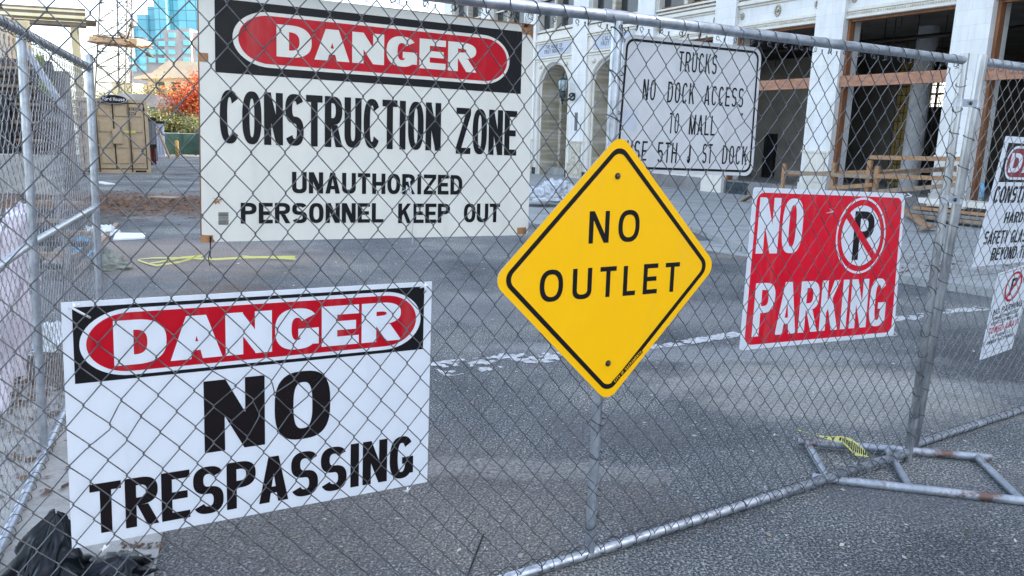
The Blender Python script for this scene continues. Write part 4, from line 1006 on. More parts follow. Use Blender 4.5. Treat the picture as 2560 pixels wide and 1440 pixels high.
w0 = FP(14.1, 2.85, -.06); p_ = [c_ + V((0, 0, 2.85)), c_ * .7 + w0 * .3 + V((0, 0, 2.85 * .7 - 0 + 0)) * 0 + V((0, 0, 2.0))]
ctr = c_ + V((0, 0, 2.80)); mb.tube([ctr, ctr.lerp(w0, .3) + V((0, 0, -.12)), ctr.lerp(w0, .65) + V((0, 0, -.02)), w0 + V((0, 0, .12))], [.035, .03, .035, .04], 8)
rg = [w0 + N3 * .0 + (-U3) * .12 + (V((0, 0, 1)) * math.sin(R(a1)) + (-U3) * math.cos(R(a1))) * .12 for a1 in range(0, 330, 25)]; mb.tube(rg, .035, 8)
mb.build('bracket', MT['lamp_iron'], lt, True)
# timbers across the openings
for (a_, b_), nm in ((bays[2], 'timber across the opening nearest the double post'), (bays[3], 'timber across the opening right of the trucks sign'), (bays[1], 'timber across the rightmost opening behind the right panel')):
    mb = MB(); fbox(mb, a_ + .01, b_ - .01, 2.78, 3.04, .02, .10)
    tag(mb.build('timber_beam', MT['beam'], None, bevel=.006), 'red-brown ' + nm, 'beam', None)
# inside: columns with rebar
for tc, kc, lab in ((3.82, 5.0, 'round bare column with rebar cage inside the middle opening'), (-1.6, 4.2, 'round bare column inside the rightmost opening')):
    cb_ = FP(tc, .16, kc); t = thing('column', cb_, lab, 'column')
    mb = MB(); mb.tube([cb_, cb_ + V((0, 0, 2.2)), cb_ + V((0, 0, 4.58))], .28, 20); mb.build('shaft', MT['col'], t, 'auto')
    for sg in (-1, 1):
        mb = MB(); cc = cb_ + N3 * .52 * sg
        for j in range(4):
            o = V((.13 * (-1) ** j, .13 * (-1) ** (j // 2), 0)); mb.tube([cc + o, cc + o + V((0, 0, 3.9 + .1 * j))], .012, 4)
        for j in range(16):
            z_ = .2 + j * .25; q = [cc + V((x_, y_, z_)) for x_, y_ in ((-.14, -.14), (.14, -.14), (.14, .14), (-.14, .14))]; mb.tube(q, .009, 4, closed=True)
        mb.build('rebar_cage', MT['rebar'], t)
bpart('ochre_panel', [(4.9, 5.4, .16, 4.0, 6.3, 6.4)], MT['ochre'])
bpart('inner_window', [(8.66, 8.72, 2.95, 4.0, 13.6, 13.66), (8.3, 9.1, 3.42, 3.5, 13.67, 13.73)], MT['rebar'])
mb = MB()
for j in range(26):
    tt = rnd.uniform(-2, 8); kk = rnd.uniform(1, 4); z_ = 4.7; L_ = rnd.uniform(.3, 1.1); mb.tube([FP(tt, z_, kk), FP(tt, z_ - L_, kk), FP(tt + .08, z_ - L_, kk)], .014, 4)
for j in range(5): mb.tube([FP(-2, 3.9 + .1 * j, 1.2 + .6 * j), FP(8, 3.95 + .1 * j, 1.2 + .6 * j)], .02, 4)
mb.build('hanging_rebar', MT['rebar'], bld)

# wooden barrier in front
def wpt(px, py, kk): return hit(px, py, FP(0, 0, kk), U3)
wb = thing('wooden_barrier', wpt(2195, 470, -.9), 'rough lumber barrier rails in front of the open ground floor', 'barrier')
for (px, ya, yb, w_) in ((1955, 408, 480, .07), (2076, 406, 500, .075), (2162, 400, 520, .08), (2182, 414, 520, .08), (2392, 408, 500, .07)):
    mb = MB(); a_, b_ = wpt(px, ya, -.9), wpt(px, yb, -.9); b_.z = gz(b_.y) + .1; mb.beam(b_, V((b_.x, b_.y, a_.z)), w_ * 1.2, w_, U3); mb.build('post', MT['lumber'], wb)
for i, (x0_, y0_, x1_, y1_, kk, mt) in enumerate(((1960, 430, 2180, 442, -.98, 'lumber2'), (1960, 436, 2390, 424, -.82, 'lumber'), (2175, 393, 2400, 398, -.98, 'lumber'), (2185, 440, 2395, 447, -.98, 'lumber'), (2080, 470, 2180, 462, -.98, 'lumber'), (2182, 436, 2390, 420, -.82, 'lumber2'), (2185, 480, 2395, 462, -.98, 'lumber2'))):
    mb = MB(); mb.beam(wpt(x0_, y0_, kk), wpt(x1_, y1_, kk), .04, .09); mb.build('rail', MT[mt], wb)
# lumber and rubble lying about on the pavement at the right
def plank(p, q, w, h, mt, lab, cat='plank', nm='plank'):
    mb = MB(); p, q = V(p), V(q); p.z += h / 2; q.z += h / 2; mb.beam(p, q, w, h); tag(mb.build(nm, MT[mt], None, bevel=.004), lab, cat)
plank(G(2262, 528, .12), G(2318, 572, .1), .12, .06, 'lumber', 'short board leaning out of the rubble right of the red sign')
plank(G(2300, 574, .1), G(2335, 568, .1), .14, .04, 'lumber2', 'flat offcut on the pavement below the leaning board')
plank(G(1850, 508, .02), G(1880, 490, .25), .12, .05, 'lumber2', 'small propped offcut on the apron left of the red sign')
cr = thing('lumber_stack', G(2440, 560, .1), 'low pallet-like lumber stack at the foot of the building behind the double post', 'lumber')
g0, g1 = G(2300, 545, .1), G(2540, 572, .1)
for j, (mt, hh, w_) in enumerate((('lumber2', .0, .5), ('conc_dark', .07, .42), ('lumber', .15, .46), ('terra2', .30, .5))):
    mb = MB(); q0, q1 = g0 + V((0, .3, hh + .04)), g1 + V((0, .3, hh + .04)); mb.beam(q0 + (q1 - q0) * .05 * j, q1, w_, .06 if j < 3 else .10); mb.build('board', MT[mt], cr, bevel=.004)
for j in range(5):
    p_ = g0.lerp(g1, .1 + .2 * j); mb = MB(); mb.obox(p_ + V((0, .1, 0)), V((.09, .02, 0)), V((0, .3, 0)), V((0, 0, .04))); mb.build('bearer', MT['lumber2'], cr)
for j, (px, py, s_, mt, lab) in enumerate(((2268, 505, .22, 'terra2', 'white block in the rubble just right of the red sign'), (2292, 498, .3, 'conc_dark', 'rounded grey rubble lump behind the white block'), (2340, 516, .34, 'marble', 'dark marble slab offcut left of the double post'))):
    p_ = G(px, py, .12); mb = MB(); mb.obox(p_, (s_, s_ * .3, 0), (-s_ * .3, s_ * .8, 0), (0, 0, s_ * .9)); tag(mb.build('rubble_block', MT[mt], None, bevel=.03), lab, 'rubble')
wbt = G(2452, 530, .3); mb = MB(); mb.lathe(wpt(2452, 497, -.5), [(0, 0), (.045, 0), (.05, .05), (.045, .14), (.05, .22), (.02, .29), (.018, .33), (0, .33)], 12); tag(mb.build('bottle', MT['blueplastic'], None, True), 'pale blue plastic bottle standing left of the hard hat sign', 'bottle')
plank(wpt(2425, 502, -.45) - V((0, 0, .12)), wpt(2540, 512, -.45) - V((0, 0, .12)), .5, .1, 'frame', 'brown crate board carrying the bottle', 'crate', 'crate_board')

# crumpled sheets
def crumple(name, c, rx, ry, rz, seed, mat, lab, cat, n=26, sharp=.35, ridge=3.0, parent=None, fine=.8):
    mb = MB(); c = V(c); rows = []
    for i in range(n + 1):
        th = math.pi / 2 * i / n
        row = []
        for j in range(2 * n):
            ph = math.pi * j / n; d_ = V((math.cos(ph) * math.sin(th), math.sin(ph) * math.sin(th), math.cos(th)))
            f = 1 - abs(noise.noise(d_ * ridge + V((seed, 0, 0)))) * 1.6 * sharp - abs(noise.noise(d_ * ridge * 2.7 + V((0, seed, 0)))) * sharp * fine + noise.noise(d_ * 1.5 + V((seed, seed, 1))) * .35
            row.append((c.x + d_.x * rx * f, c.y + d_.y * ry * f, c.z + d_.z * rz * f * (1 + noise.noise(d_ * 4 + V((seed, 3, 3))) * .3)))
        rows.append(row)
    b = len(mb.v)
    for r_w in rows: mb.v += r_w
    for i in range(n):
        for j in range(2 * n):
            j2 = (j + 1) % (2 * n); mb.f.append([b + i * 2 * n + j, b + (i + 1) * 2 * n + j, b + (i + 1) * 2 * n + j2, b + i * 2 * n + j2]); mb.m.append(0)
    o = mb.build(name, mat, parent, smooth=True)
    if lab: tag(o, lab, cat)
    return o
bg = G(1370, 500)
for i, (px, py, rx, ry, rz) in enumerate(((1345, 500, .55, .5, .28), (1385, 492, .5, .5, .42), (1420, 492, .45, .5, .34))):
    crumple('sandbag', G(px, py, .12), rx, ry, rz, 5 + i * 3.1, MT['sandbag'], ('leftmost', 'tallest middle', 'rightmost')[i] + ' white crumpled bag heaped on the pavement by the arches', 'bag', sharp=.55)
def draped(name, c, R0, H, bend, seed, mat, lab, cat, k1=5, k2=11, pw=.62):
    mb = MB(); n, m = 44, 96; c = V(c)
    for i in range(n + 1):
        h = i / n
        for j in range(m):
            th = 2 * math.pi * j / m; d_ = V((math.cos(th), math.sin(th), 0)); w1 = noise.noise(d_ * 1.3 + V((seed, h * 1.5, 0)))
            fold = abs(math.sin(k1 * th / 2 + w1 * 5 + h * 2.2)) * .34 + abs(math.sin(k2 * th / 2 - h * 3.5 + w1 * 7)) * .13
            r = R0 * (1 - h) ** pw * (1.15 - fold + w1 * .35) + .004
            z = H * h * (1 + .10 * noise.noise(d_ * 2 + V((seed, 7, h * 3)))) + .012 * math.sin(k1 * th + seed) * (1 - h)
            mb.v.append(tuple(c + d_ * r + V((bend[0] * h * h, bend[1] * h * h, max(z, 0)))))
    for i in range(n):
        for j in range(m):
            j2 = (j + 1) % m; mb.f.append([i * m + j, i * m + j2, (i + 1) * m + j2, (i + 1) * m + j]); mb.m.append(0)
    mb.f.append([n * m + j for j in range(m)]); mb.m.append(0)
    return tag(mb.build(name, mat, None, True), lab, cat)
draped('trash_bag', G(118, 1475), .15, .235, (.02, .05), 2.2, MT['bag'], 'upright peaked black plastic trash bag at the bottom left corner', 'bag')
draped('plastic_sheet', G(268, 1462), .165, .08, (.03, .03), 8.4, MT['bag'], 'slumped black plastic sheet beside the trash bag', 'plastic sheet', 7, 15, .45)
crumple('cloth_bag', G(270, 672), .24, .18, .17, 1.7, MT['greybag'], 'olive grey cloth bag on the road past the corner post', 'bag', sharp=.3)
crumple('cloth_bag', G(266, 645), .10, .10, .12, 4.7, MT['greybag'], 'small dark knotted bag behind the olive grey one', 'bag', sharp=.5)
crumple('plastic_scrap', G(250, 585), .22, .3, .12, 3.7, MT['whiteplastic'], 'white plastic scrap on the road behind the corner post', 'plastic')
crumple('plastic_scrap', G(212, 640), .14, .2, .22, 6.6, MT['blueplastic'], 'blue plastic heap seen through the left mesh', 'plastic')
crumple('plastic_scrap', G(118, 868), .22, .2, .14, 9.1, MT['whiteplastic'], 'pale plastic bag on the litter behind the left fence', 'plastic')
# hanging lilac tarp behind the left fence
mb = MB(); n1, n2 = 26, 22
tq = [hit(x, y, lp.A - lp.n * .35, lp.n) for x, y in ((-60, 1090), (30, 1060), (74, 500), (-10, 560))]
for i in range(n1 + 1):
    for j in range(n2 + 1):
        a_ = i / n1; h_ = j / n2
        p_ = (tq[0] * (1 - a_) + tq[1] * a_) * (1 - h_) + (tq[3] * (1 - a_) + tq[2] * a_) * h_
        p_ = p_ - lp.n * (.05 * math.sin(a_ * 17 + h_ * 4) + .10 * noise.noise(V((a_ * 4, h_ * 4, 5))) + .03 * noise.noise(V((a_ * 14, h_ * 12, 5)))) + lp.d * .05 * noise.noise(V((a_ * 3, h_ * 5, 1)))
        mb.v.append(tuple(p_))
for i in range(n1):
    for j in range(n2):
        q = i * (n2 + 1) + j; mb.f.append([q, q + 1, q + n2 + 2, q + n2 + 1]); mb.m.append(0)
tag(mb.build('tarp', MT['tarp'], None, True), 'pale lilac plastic tarp draped behind the left fence', 'tarp')

# flat things on the road
mb = MB(); q = [G(*p) for p in ((283, 601), (290, 585), (364, 586), (362, 597))]
top = [p + V((0, 0, .02)) for p in q]; mb.poly(top)
for i in range(4): mb.poly([q[i], q[(i + 1) % 4], top[(i + 1) % 4], top[i]])
tag(mb.build('foam_board', MT['whiteplastic'], None), 'flat white board lying on the road left of the yellow tape', 'board')
mb = MB()
for path in ([(352, 676), (372, 662), (400, 660), (452, 651), (505, 649)], [(345, 650), (385, 648), (460, 650), (540, 655), (620, 652), (700, 653), (738, 655)], [(345, 652), (372, 663), (392, 669), (450, 662), (480, 655), (505, 643)], [(605, 641), (640, 646), (740, 653)]):
    pts = [G(*p) for p in path]
    for i in range(len(pts) - 1):
        a_, b_ = pts[i], pts[i + 1]; s_ = V((0, .014, 0)); u_ = V((0, 0, .006 + .006 * i)); u2 = V((0, 0, .006 + .006 * (i + 1))); mb.poly([a_ - s_ + u_, b_ - s_ + u2, b_ + s_ + u2 * 1.6, a_ + s_ + u_ * 1.6])
tag(mb.build('tape_strip', MT['yellow_tape'], None), 'tangled yellow tape strips lying across the road', 'tape')
for j, (a_, b_, w_, mt, lab, nm) in enumerate((((238, 622), (292, 562), .06, 'lumber2', 'thin dark stick propped by the corner post', 'stick'), ((385, 494), (445, 497), .35, 'lumber2', 'splintered flat board on the brown litter', 'board'), ((240, 456), (275, 462), .25, 'whiteplastic', 'white scrap on the road near the container', 'scrap'))):
    plank(G(*a_), G(*b_), w_, .03, mt, lab, 'debris', nm)
plank(G(1169, 1440), G(1209, 1336), .006, .006, 'dkgum', 'thin black rod lying on the asphalt near the bottom edge', 'rod', 'rod')

# litter
def scatter(name, n, area, size, mat, seed, lab=None, up=.004, clump=0):
    rr = random.Random(seed); mb = MB(); k_ = 0
    while k_ < n:
        p = area(rr)
        if clump and noise.noise(V((p.x * clump, p.y * clump, seed))) < rr.uniform(-.5, .45): k_ += .25; continue
        k_ += 1
        s = size * rr.uniform(.4, 1.5); a = rr.uniform(0, 6.28); e1_, e2_ = V((math.cos(a), math.sin(a), rr.uniform(-.3, .3))) * s, V((-math.sin(a), math.cos(a), rr.uniform(-.3, .5))) * s * rr.uniform(.3, .7)
        p = V((p.x, p.y, gz(p.y) + up + s * .25))
        mb.poly([p - e1_, p - e2_ * .8 + e1_ * .1, p + e1_, p + e2_])
    return tag(mb.build(name, mat, None, origin=V((0, 0, 0))), kind='stuff')
def arear(x0, x1, y0, y1): return lambda r: V((r.uniform(x0, x1), r.uniform(y0, y1), 0))
scatter('litter', 520, arear(-1.2, 3.0, 2.0, 5.5), .0105, MT['chips'], 3, clump=1.2)
scatter('litter', 500, arear(-4, 4, 5.0, 12), .014, MT['chips'], 5, clump=.7)
scatter('dry_leaves', 2600, lambda r: V((-2.75 + r.gauss(0, .42), r.uniform(2.6, 6.0), 0)), .022, MT['drybrown'], 8, up=.014)
scatter('dry_leaves', 5200, lambda r: V((-7.0 + r.gauss(0, 1.6), 14 + r.gauss(0, 1.2), 0)), .035, MT['drybrown'], 9)
scatter('dry_leaves', 60, lambda r: G(r.uniform(300, 410), 1378 - (r.random()) * 14), .009, MT['drybrown'], 19, up=.012)
scatter('dry_leaves', 900, lambda r: V((r.uniform(3.2, 6.5), r.uniform(8.0, 9.6), .09)), .02, MT['drybrown'], 12, up=.09)

# ---------------------------------------------------------------- far left: yard and city
def aligned(Pr):                            # frame following the street grid: x along U3, y along N3
    return lambda p: V((Pr.x, Pr.y, 0)) + U3 * p[0] + N3 * p[1] + V((0, 0, p[2]))
Pr = G(379, 433); Pl = hit(204, 431, Pr, N3); zt = hit(300, 247, Pr, N3).z; zb = Pr.z
X1 = 0; X0 = (Pl - Pr).dot(U3); Wc = -X0; Hc = zt - zb; fr_c = aligned(Pr)
con = thing('shipping_container', fr_c((X0 / 2, 0, zb)), 'tan shipping container with closed double doors behind the left corner post', 'container')
XF[0] = fr_c; YC = 0
mb = MB(); mb.box(X0 + .03, X1 - .03, YC + .06, YC + 6, zb + .04, zt - .03); mb.build('body', MT['tan'], con)
mb = MB(); mb.box(X0, X0 + .1, YC - .02, YC + .08, zb + .12, zt - .12); mb.box(X1 - .1, X1, YC - .02, YC + .08, zb + .12, zt - .12); mb.box(X0, X1, YC - .02, YC + .08, zt - .12, zt); mb.box(X0, X1, YC - .02, YC + .08, zb, zb + .12); mb.build('door_frame', MT['tan'], con, bevel=.01)
mb = MB(); mb.box(X0 + .1, X1 - .1, YC + .02, YC + .055, zb + .12, zt - .12); mb.build('gasket', MT['gasket'], con)
mb = MB()
for j in range(2): mb.box(X0 + .15 + j * (Wc - .62), X0 + .47 + j * (Wc - .62), YC - .03, YC - .021, zb + .035, zb + .09)
mb.build('fork_pocket', MT['gasket'], con)
mid = (X0 + X1) / 2
for (a_, b_) in ((X0 + .125, mid - .02), (mid + .02, X1 - .125)):
    dr = thing('door', fr_c((a_, YC, zb)), None, None); dr.parent = con; dr.location = WL[dr.name] - WL[con.name]
    mb = MB(); mb.box(a_, b_, YC, YC + .018, zb + .15, zt - .15); n_ = 4; hh = (Hc - .36) / n_
    for j in range(n_):
        for k_ in range(2): mb.box(a_ + .04 + k_ * (b_ - a_) * .5, a_ + (k_ + 1) * (b_ - a_) * .5 - .05, YC - .03, YC - .001, zb + .19 + j * hh + hh * .25, zb + .19 + j * hh + hh * .93)
    mb.build('door_leaf', MT['tan'], dr, bevel=.012)
    mb = MB(); f = .47 if a_ < mid - .3 else .5
    mb.tube([V((a_ + (b_ - a_) * f, YC - .06, zb + .05)), V((a_ + (b_ - a_) * f, YC - .06, zt - .05))], .02, 8)
    mb.build('locking_bar', MT['tan_d'], dr, True)
mb = MB(); mb.box(mid - .06, mid + .22, YC - .12, YC - .03, zb + Hc * .40, zb + Hc * .60); mb.build('lock_box', MT['tan'], con, bevel=.01)
XF[0] = None
cbd = Board([fr_c((mid, -.034, zt)), fr_c((X1, -.034, zt)), fr_c((X1, -.034, zb)), fr_c((mid, -.034, zb))], -N3, X1 - mid, Hc)
for tx, xa, xb, ya in (('828209', .46, .78, .85), ('8', .86, .92, .85), ('2208', .46, .66, .79)):
    cbd.flat('lettering', textpolys(tx, cbd.W * xa, Hc * ya, cbd.W * xb, Hc * (ya + .04), st=.25, sy=.2, gap=.25), .0, MT['gasket'], con, 3e-4)
cbd.flat('sticker', [[(.25, Hc * .545), (.62, Hc * .545), (.62, Hc * .58), (.25, Hc * .58)]], .0, MT['yellow_tape'], con)
sq = hit(283, 249, Pr, N3)
ob = Board([sq - U3 * .42 + V((0, 0, .16)), sq + U3 * .42 + V((0, 0, .16)), sq + U3 * .42 - V((0, 0, .14)), sq - U3 * .42 - V((0, 0, .14))], -N3, .84, .30)
for q_ in (ob.TL, ob.TR, ob.BR, ob.BL): q_ += N3 * -.12
t = thing('oval_sign', ob.P(.42, 0), 'dark oval yard sign standing on the tan container roof', 'sign')
elp = lambda f: [(.42 + .40 * f * math.cos(R(q)), .15 + .14 * f * math.sin(R(q))) for q in range(0, 360, 12)]
ob.slab('face', elp(1), .03, [MT['gasket'], MT['gasket']], t)
ob.flat('rim', frame_polys(elp(.97), elp(.93)), .004, MT['white'], t, 0)
ob.flat('lettering', textpolys('Yard House', .10, .10, .74, .21, st=.24, sy=.16, gap=.2), .004, MT['white'], t, 3e-4)
# neighbours
def yardbox(nm, x0p, x1p, yb_, yt_, mat, lab, cat, ribs=0, dp=4):
    Pr = G(x1p, yb_); Pl = hit(x0p, yb_, Pr, N3); z1 = hit(x1p, yt_, Pr, N3).z; z0 = Pr.z; f_ = aligned(Pr); a_, b_ = (Pl - Pr).dot(U3), 0
    t = thing(nm, f_((a_ / 2, 0, z0)), lab, cat); XF[0] = f_
    mb = MB(); mb.box(a_, b_, 0, dp, z0, z1); mb.build('body', mat, t, bevel=.03)
    w_ = (b_ - a_)
    for j in range(max(2, ribs)): mb = MB(); mb.box(a_ + w_ * (j + .2) / max(2, ribs), a_ + w_ * (j + .6) / max(2, ribs), -.05, -.002, z0 + .2, z1 - .2); mb.build('rib', mat, t, bevel=.01)
    mb = MB(); mb.box(a_ - .03, b_ + .03, -.07, -.052, z1 - .12, z1 + .02); mb.build('top_frame', MT['gasket'], t)
    XF[0] = None; return t
yardbox('shipping_container', 366, 396, 402, 296, MT['grey_box'], 'dark grey container half hidden behind the tan container', 'container', 2)
yardbox('shipping_container', 393, 415, 394, 304, MT['blue_box'], 'pale blue container right of the dark grey one', 'container', 3)
yardbox('waste_bin', 376, 392, 412, 362, MT['maroon'], 'maroon bin beside the tan container', 'bin', 2, 1.2)
# green screen fence
Yg = G(480, 391).y; a_, b_ = at(412, 390, Yg), at(560, 394, Yg); z1 = at(450, 334, Yg).z
t = thing('screen_fence', V((a_.x, Yg, gz(Yg))), 'green windscreen fence below the red tree', 'fence')
mb = MB(); n_ = 40
for i in range(n_):
    xa, xb = a_.x + (12) * i / n_, a_.x + 12 * (i + 1) / n_; ya_, yb_ = Yg + .05 * math.sin(i * 1.3), Yg + .05 * math.sin((i + 1) * 1.3)
    mb.poly([(xa, ya_, gz(Yg) + .1), (xb, yb_, gz(Yg) + .1), (xb, yb_, z1), (xa, ya_, z1)])
mb.build('screen', MT['greenscreen'], t, True)
mb = MB(); mb.tube([V((a_.x, Yg + .08, z1)), V((a_.x + 12, Yg + .08, z1))], .03, 8); mb.build('top_rail', MT['pipe_dull'], t)
for j in range(4): mb = MB(); mb.tube([V((a_.x + j * 3.9, Yg + .08, gz(Yg))), V((a_.x + j * 3.9, Yg + .08, z1))], .035, 8); mb.build('post', MT['pipe_dull'], t)
p_ = G(444, 393); mb = MB(); mb.lathe(p_, [(.0, 0), (.11, 0), (.11, .85), (.08, .93), (0, .95)], 12); tag(mb.build('bollard', mottled('bollard_yellow', (.35, .22, .05), (.5, .32, .08), 5, .6), None, True), 'yellow-brown bollard in front of the green screen', 'bollard')
p_ = G(425, 396); mb = MB(); mb.tube([p_, p_ + V((-.6, 0, 1.6))], .06, 6); tag(mb.build('leaning_post', MT['lumber2'], None), 'grey post leaning beside the pale blue container', 'post')
# concrete ramp
Yr = 54; a_, b_ = at(296, 262, Yr), at(640, 268, Yr)
t = thing('ramp_wall', V(((a_.x + b_.x) / 2, Yr, gz(Yr))), 'concrete ramp parapet above the containers', 'wall')
mb = MB(); mb.obox((a_.x, Yr, a_.z), (b_.x - a_.x, 0, -.3), (0, .4, 0), (0, 0, at(300, 232, Yr).z - a_.z)); mb.build('parapet', MT['oldconc'], t)
for j in range(3): mb = MB(); mb.box(a_.x + 1 + j * 5.2, a_.x + 1.7 + j * 5.2, Yr + .5, Yr + 1.2, gz(Yr), a_.z); mb.build('pier', MT['conc_dark'], t)
mb = MB(); mb.obox((a_.x, Yr - .2, a_.z - .38), (b_.x - a_.x, 0, -.3), (0, .8, 0), (0, 0, .3)); mb.build('deck', MT['conc_dark'], t)

# trees
def tree(nm, base, h, spread, mats, lab, nleaf, lsz, seed, trunk_h=.35, flat=1.0, cat='tree'):
    rr = random.Random(seed); base = V(base); t = thing(nm, base, lab, cat)
    mb = MB(); tips = []
    def br(p, d, L, r, dep):
        pts = [p]; rs = [r]; q = p.copy(); dd_ = d.copy()
        for i in range(4):
            dd_ = (dd_ + V((rr.gauss(0, .12), rr.gauss(0, .12), rr.gauss(.03, .06)))).normalized(); q = q + dd_ * L / 4; pts.append(q.copy()); rs.append(r * (1 - .16 * (i + 1)))
        mb.tube(pts, rs, 6 if dep < 2 else 4)
        if dep >= 3: tips.append(q); return
        if dep >= 2: tips.append(pts[2])
        for i in range(3 if dep else 5):
            az_ = rr.uniform(0, 6.28); e_ = rr.uniform(.35, .95); nd = (dd_ + V((math.cos(az_), math.sin(az_), .1)) * e_ * (1.1 if dep else 1)).normalized()
            br(pts[-1] if i % 2 == 0 else pts[-2], nd, L * rr.uniform(.55, .8), rs[-1] * .7, dep + 1)
    br(base, V((0, 0, 1)), h * trunk_h, h * .028, 0)
    mb.build('trunk', MT['bark'], t, True)
    cx = base + V((0, 0, h * .66)); mb = MB(); n_ = 0
    while n_ < nleaf:
        tp_ = rr.choice(tips); 
        c_ = V((tp_.x + rr.gauss(0, spread * .11), tp_.y + rr.gauss(0, spread * .11), tp_.z + rr.gauss(0, spread * .10)))
        for _ in range(7):
            p_ = c_ + V((rr.gauss(0, 1), rr.gauss(0, 1), rr.gauss(0, .8))) * lsz * 2.6
            a_ = V((rr.gauss(0, 1), rr.gauss(0, 1), rr.gauss(0, .7))).normalized() * lsz * rr.uniform(.6, 1.3); b_ = a_.orthogonal().normalized() * lsz * .5
            mb.mi = rr.randrange(len(mats)); mb.poly([p_ - a_, p_ - b_, p_ + a_, p_ + b_]); n_ += 1
    mb.build('crown', mats, t)
tp = at(492, 240, Yg + 3.5)
tree('autumn_tree', V((tp.x, Yg + 3.5, gz(Yg + 3))), 7.0, 4.4, [MT['leaf_red'], MT['leaf_org'], MT['leaf_red']], 'red and orange autumn tree left of the big sign', 9000, .095, 4, .28)
p_ = at(418, 300, Yg + 2)
tree('green_tree', V((p_.x, Yg + 2, gz(Yg))), 3.5, 2.8, [MT['leaf_grn'], MT['leaf_olv']], 'low green tree behind the containers', 5200, .08, 6, .3)
p_ = at(478, 330, Yg + 1.5)
tree('green_tree', V((p_.x + .2, Yg + 1.5, gz(Yg))), 2.6, 2.6, [MT['leaf_grn'], MT['leaf_olv']], 'dark green shrubby tree under the red crown', 4200, .08, 16, .3)
for j, (px, py, hh, lab) in enumerate(((392, 225, 6.0, 'olive tree against the beige building, left one'), (436, 225, 6.3, 'olive tree against the beige building, right one by the red crown'))):
    p_ = at(px, py, 56); tree('olive_tree', V((p_.x, 56, gz(56))), hh, 3.4, [MT['leaf_olv']], lab, 1300, .12, 30 + j, .32)
for j, (px, hh, lab) in enumerate(((245, 4.3, 'small distant tree left of the oval yard sign'), (300, 4.4, 'small distant tree behind the oval yard sign'))):
    p_ = at(px, 240, 62); tree('distant_tree', V((p_.x, 63, gz(63))), hh, 2.6, [MT['leaf_grn'], MT['leaf_olv']], lab, 900, .16, 40 + j, .4)

# beige low building with curved roof
Yb = 75; a_, b_ = at(345, 300, Yb), at(560, 300, Yb)
t = thing('beige_building', V(((a_.x + b_.x) / 2, Yb, gz(Yb))), 'low beige building with shallow domed roof behind the red tree', 'building')
ze = at(400, 186, Yb).z; zp = at(430, 152, Yb).z
mb = MB(); mb.box(a_.x + 1.2, b_.x + 3, Yb, Yb + 10, gz(Yb), ze); mb.build('wall', MT['beige'], t)
mb = MB(); prof = [(a_.x + .2, ze - .35), (at(375, 0, Yb).x, ze + .1), (at(400, 0, Yb).x, ze + (zp - ze) * .62), (at(420, 0, Yb).x, zp), (at(500, 0, Yb).x, zp - .1), (b_.x + 3.5, ze + .4), (b_.x + 3.5, ze), (a_.x + .2, ze - .5)]
fr_ = [V((x_, Yb - .6, z_)) for x_, z_ in prof]; bk = [V((x_, Yb + 11, z_)) for x_, z_ in prof]; mb.poly(fr_); 
for i in range(len(prof)): mb.poly([fr_[i], bk[i], bk[(i + 1) % len(prof)], fr_[(i + 1) % len(prof)]])
mb.build('roof', MT['beige'], t)
a2_ = at(335, 240, Yb)
mb = MB(); mb.box(a2_.x - .5, a_.x + 1.1, Yb - 3, Yb + 4, gz(Yb), at(350, 212, Yb).z); mb.build('wing', MT['yellowwall'], t)
for j in range(6):
    x_ = a_.x + 2 + j * 1.5; mb = MB(); mb.box(x_, x_ + .8, Yb - .06, Yb - .002, ze - 2.6, ze - .7); mb.build('window', MT['glass'], t)

# hotel and glass tower
Yh = 112
t = thing('hotel', V((at(430, 300, Yh).x, Yh, gz(Yh))), 'grey-pink stepped office block with square cyan windows', 'building')
def zr(py, Y, px=420): return at(px, py, Y).z
secs = [(320, 362, 160), (362, 393, 132), (393, 415, 95), (415, 452, 74), (452, 482, 71), (482, 540, 80)]
for (xa, xb, yt_) in secs:
    mb = MB(); mb.box(at(xa, 200, Yh).x, at(xb, 200, Yh).x, Yh + (0 if xa in (452, 415) else .6), Yh + 14, gz(Yh), zr(yt_, Yh, xa)); mb.build('wall', MT['hotel'], t)
for (px, rows) in ((332, (150, 172)), (357, (150, 170)), (380, (130, 150)), (404, (109, 130, 151)), (429, (88, 109, 130, 151)), (466, (86, 107, 128, 149)), (440 + 60, (107, 130, 150))):
    for py in rows:
        a_ = at(px - 8, py + 6, Yh - .1); b_ = at(px + 8, py - 6, Yh - .1)
        w_ = MB(); w_.box(a_.x, b_.x, Yh - .12, Yh - .02, a_.z, b_.z); w_.build('window', MT['cyanpane'], t)
Yt = 150
t = thing('glass_tower', V((at(430, 300, Yt).x, Yt, gz(Yt))), 'tall stepped cyan glass tower on the skyline', 'building')
for (xa, xb, yt_, off) in ((322, 345, 60, 2), (340, 367, 34, 1), (364, 392, 13, 1.5), (390, 420, -24, 0), (418, 446, -60, 2), (444, 540, -70, 1)):
    mb = MB(); mb.box(at(xa, 100, Yt).x, at(xb, 100, Yt).x - .05, Yt + off, Yt + 20, gz(Yt), zr(yt_, Yt, xa)); mb.build('block', MT['gt'], t)

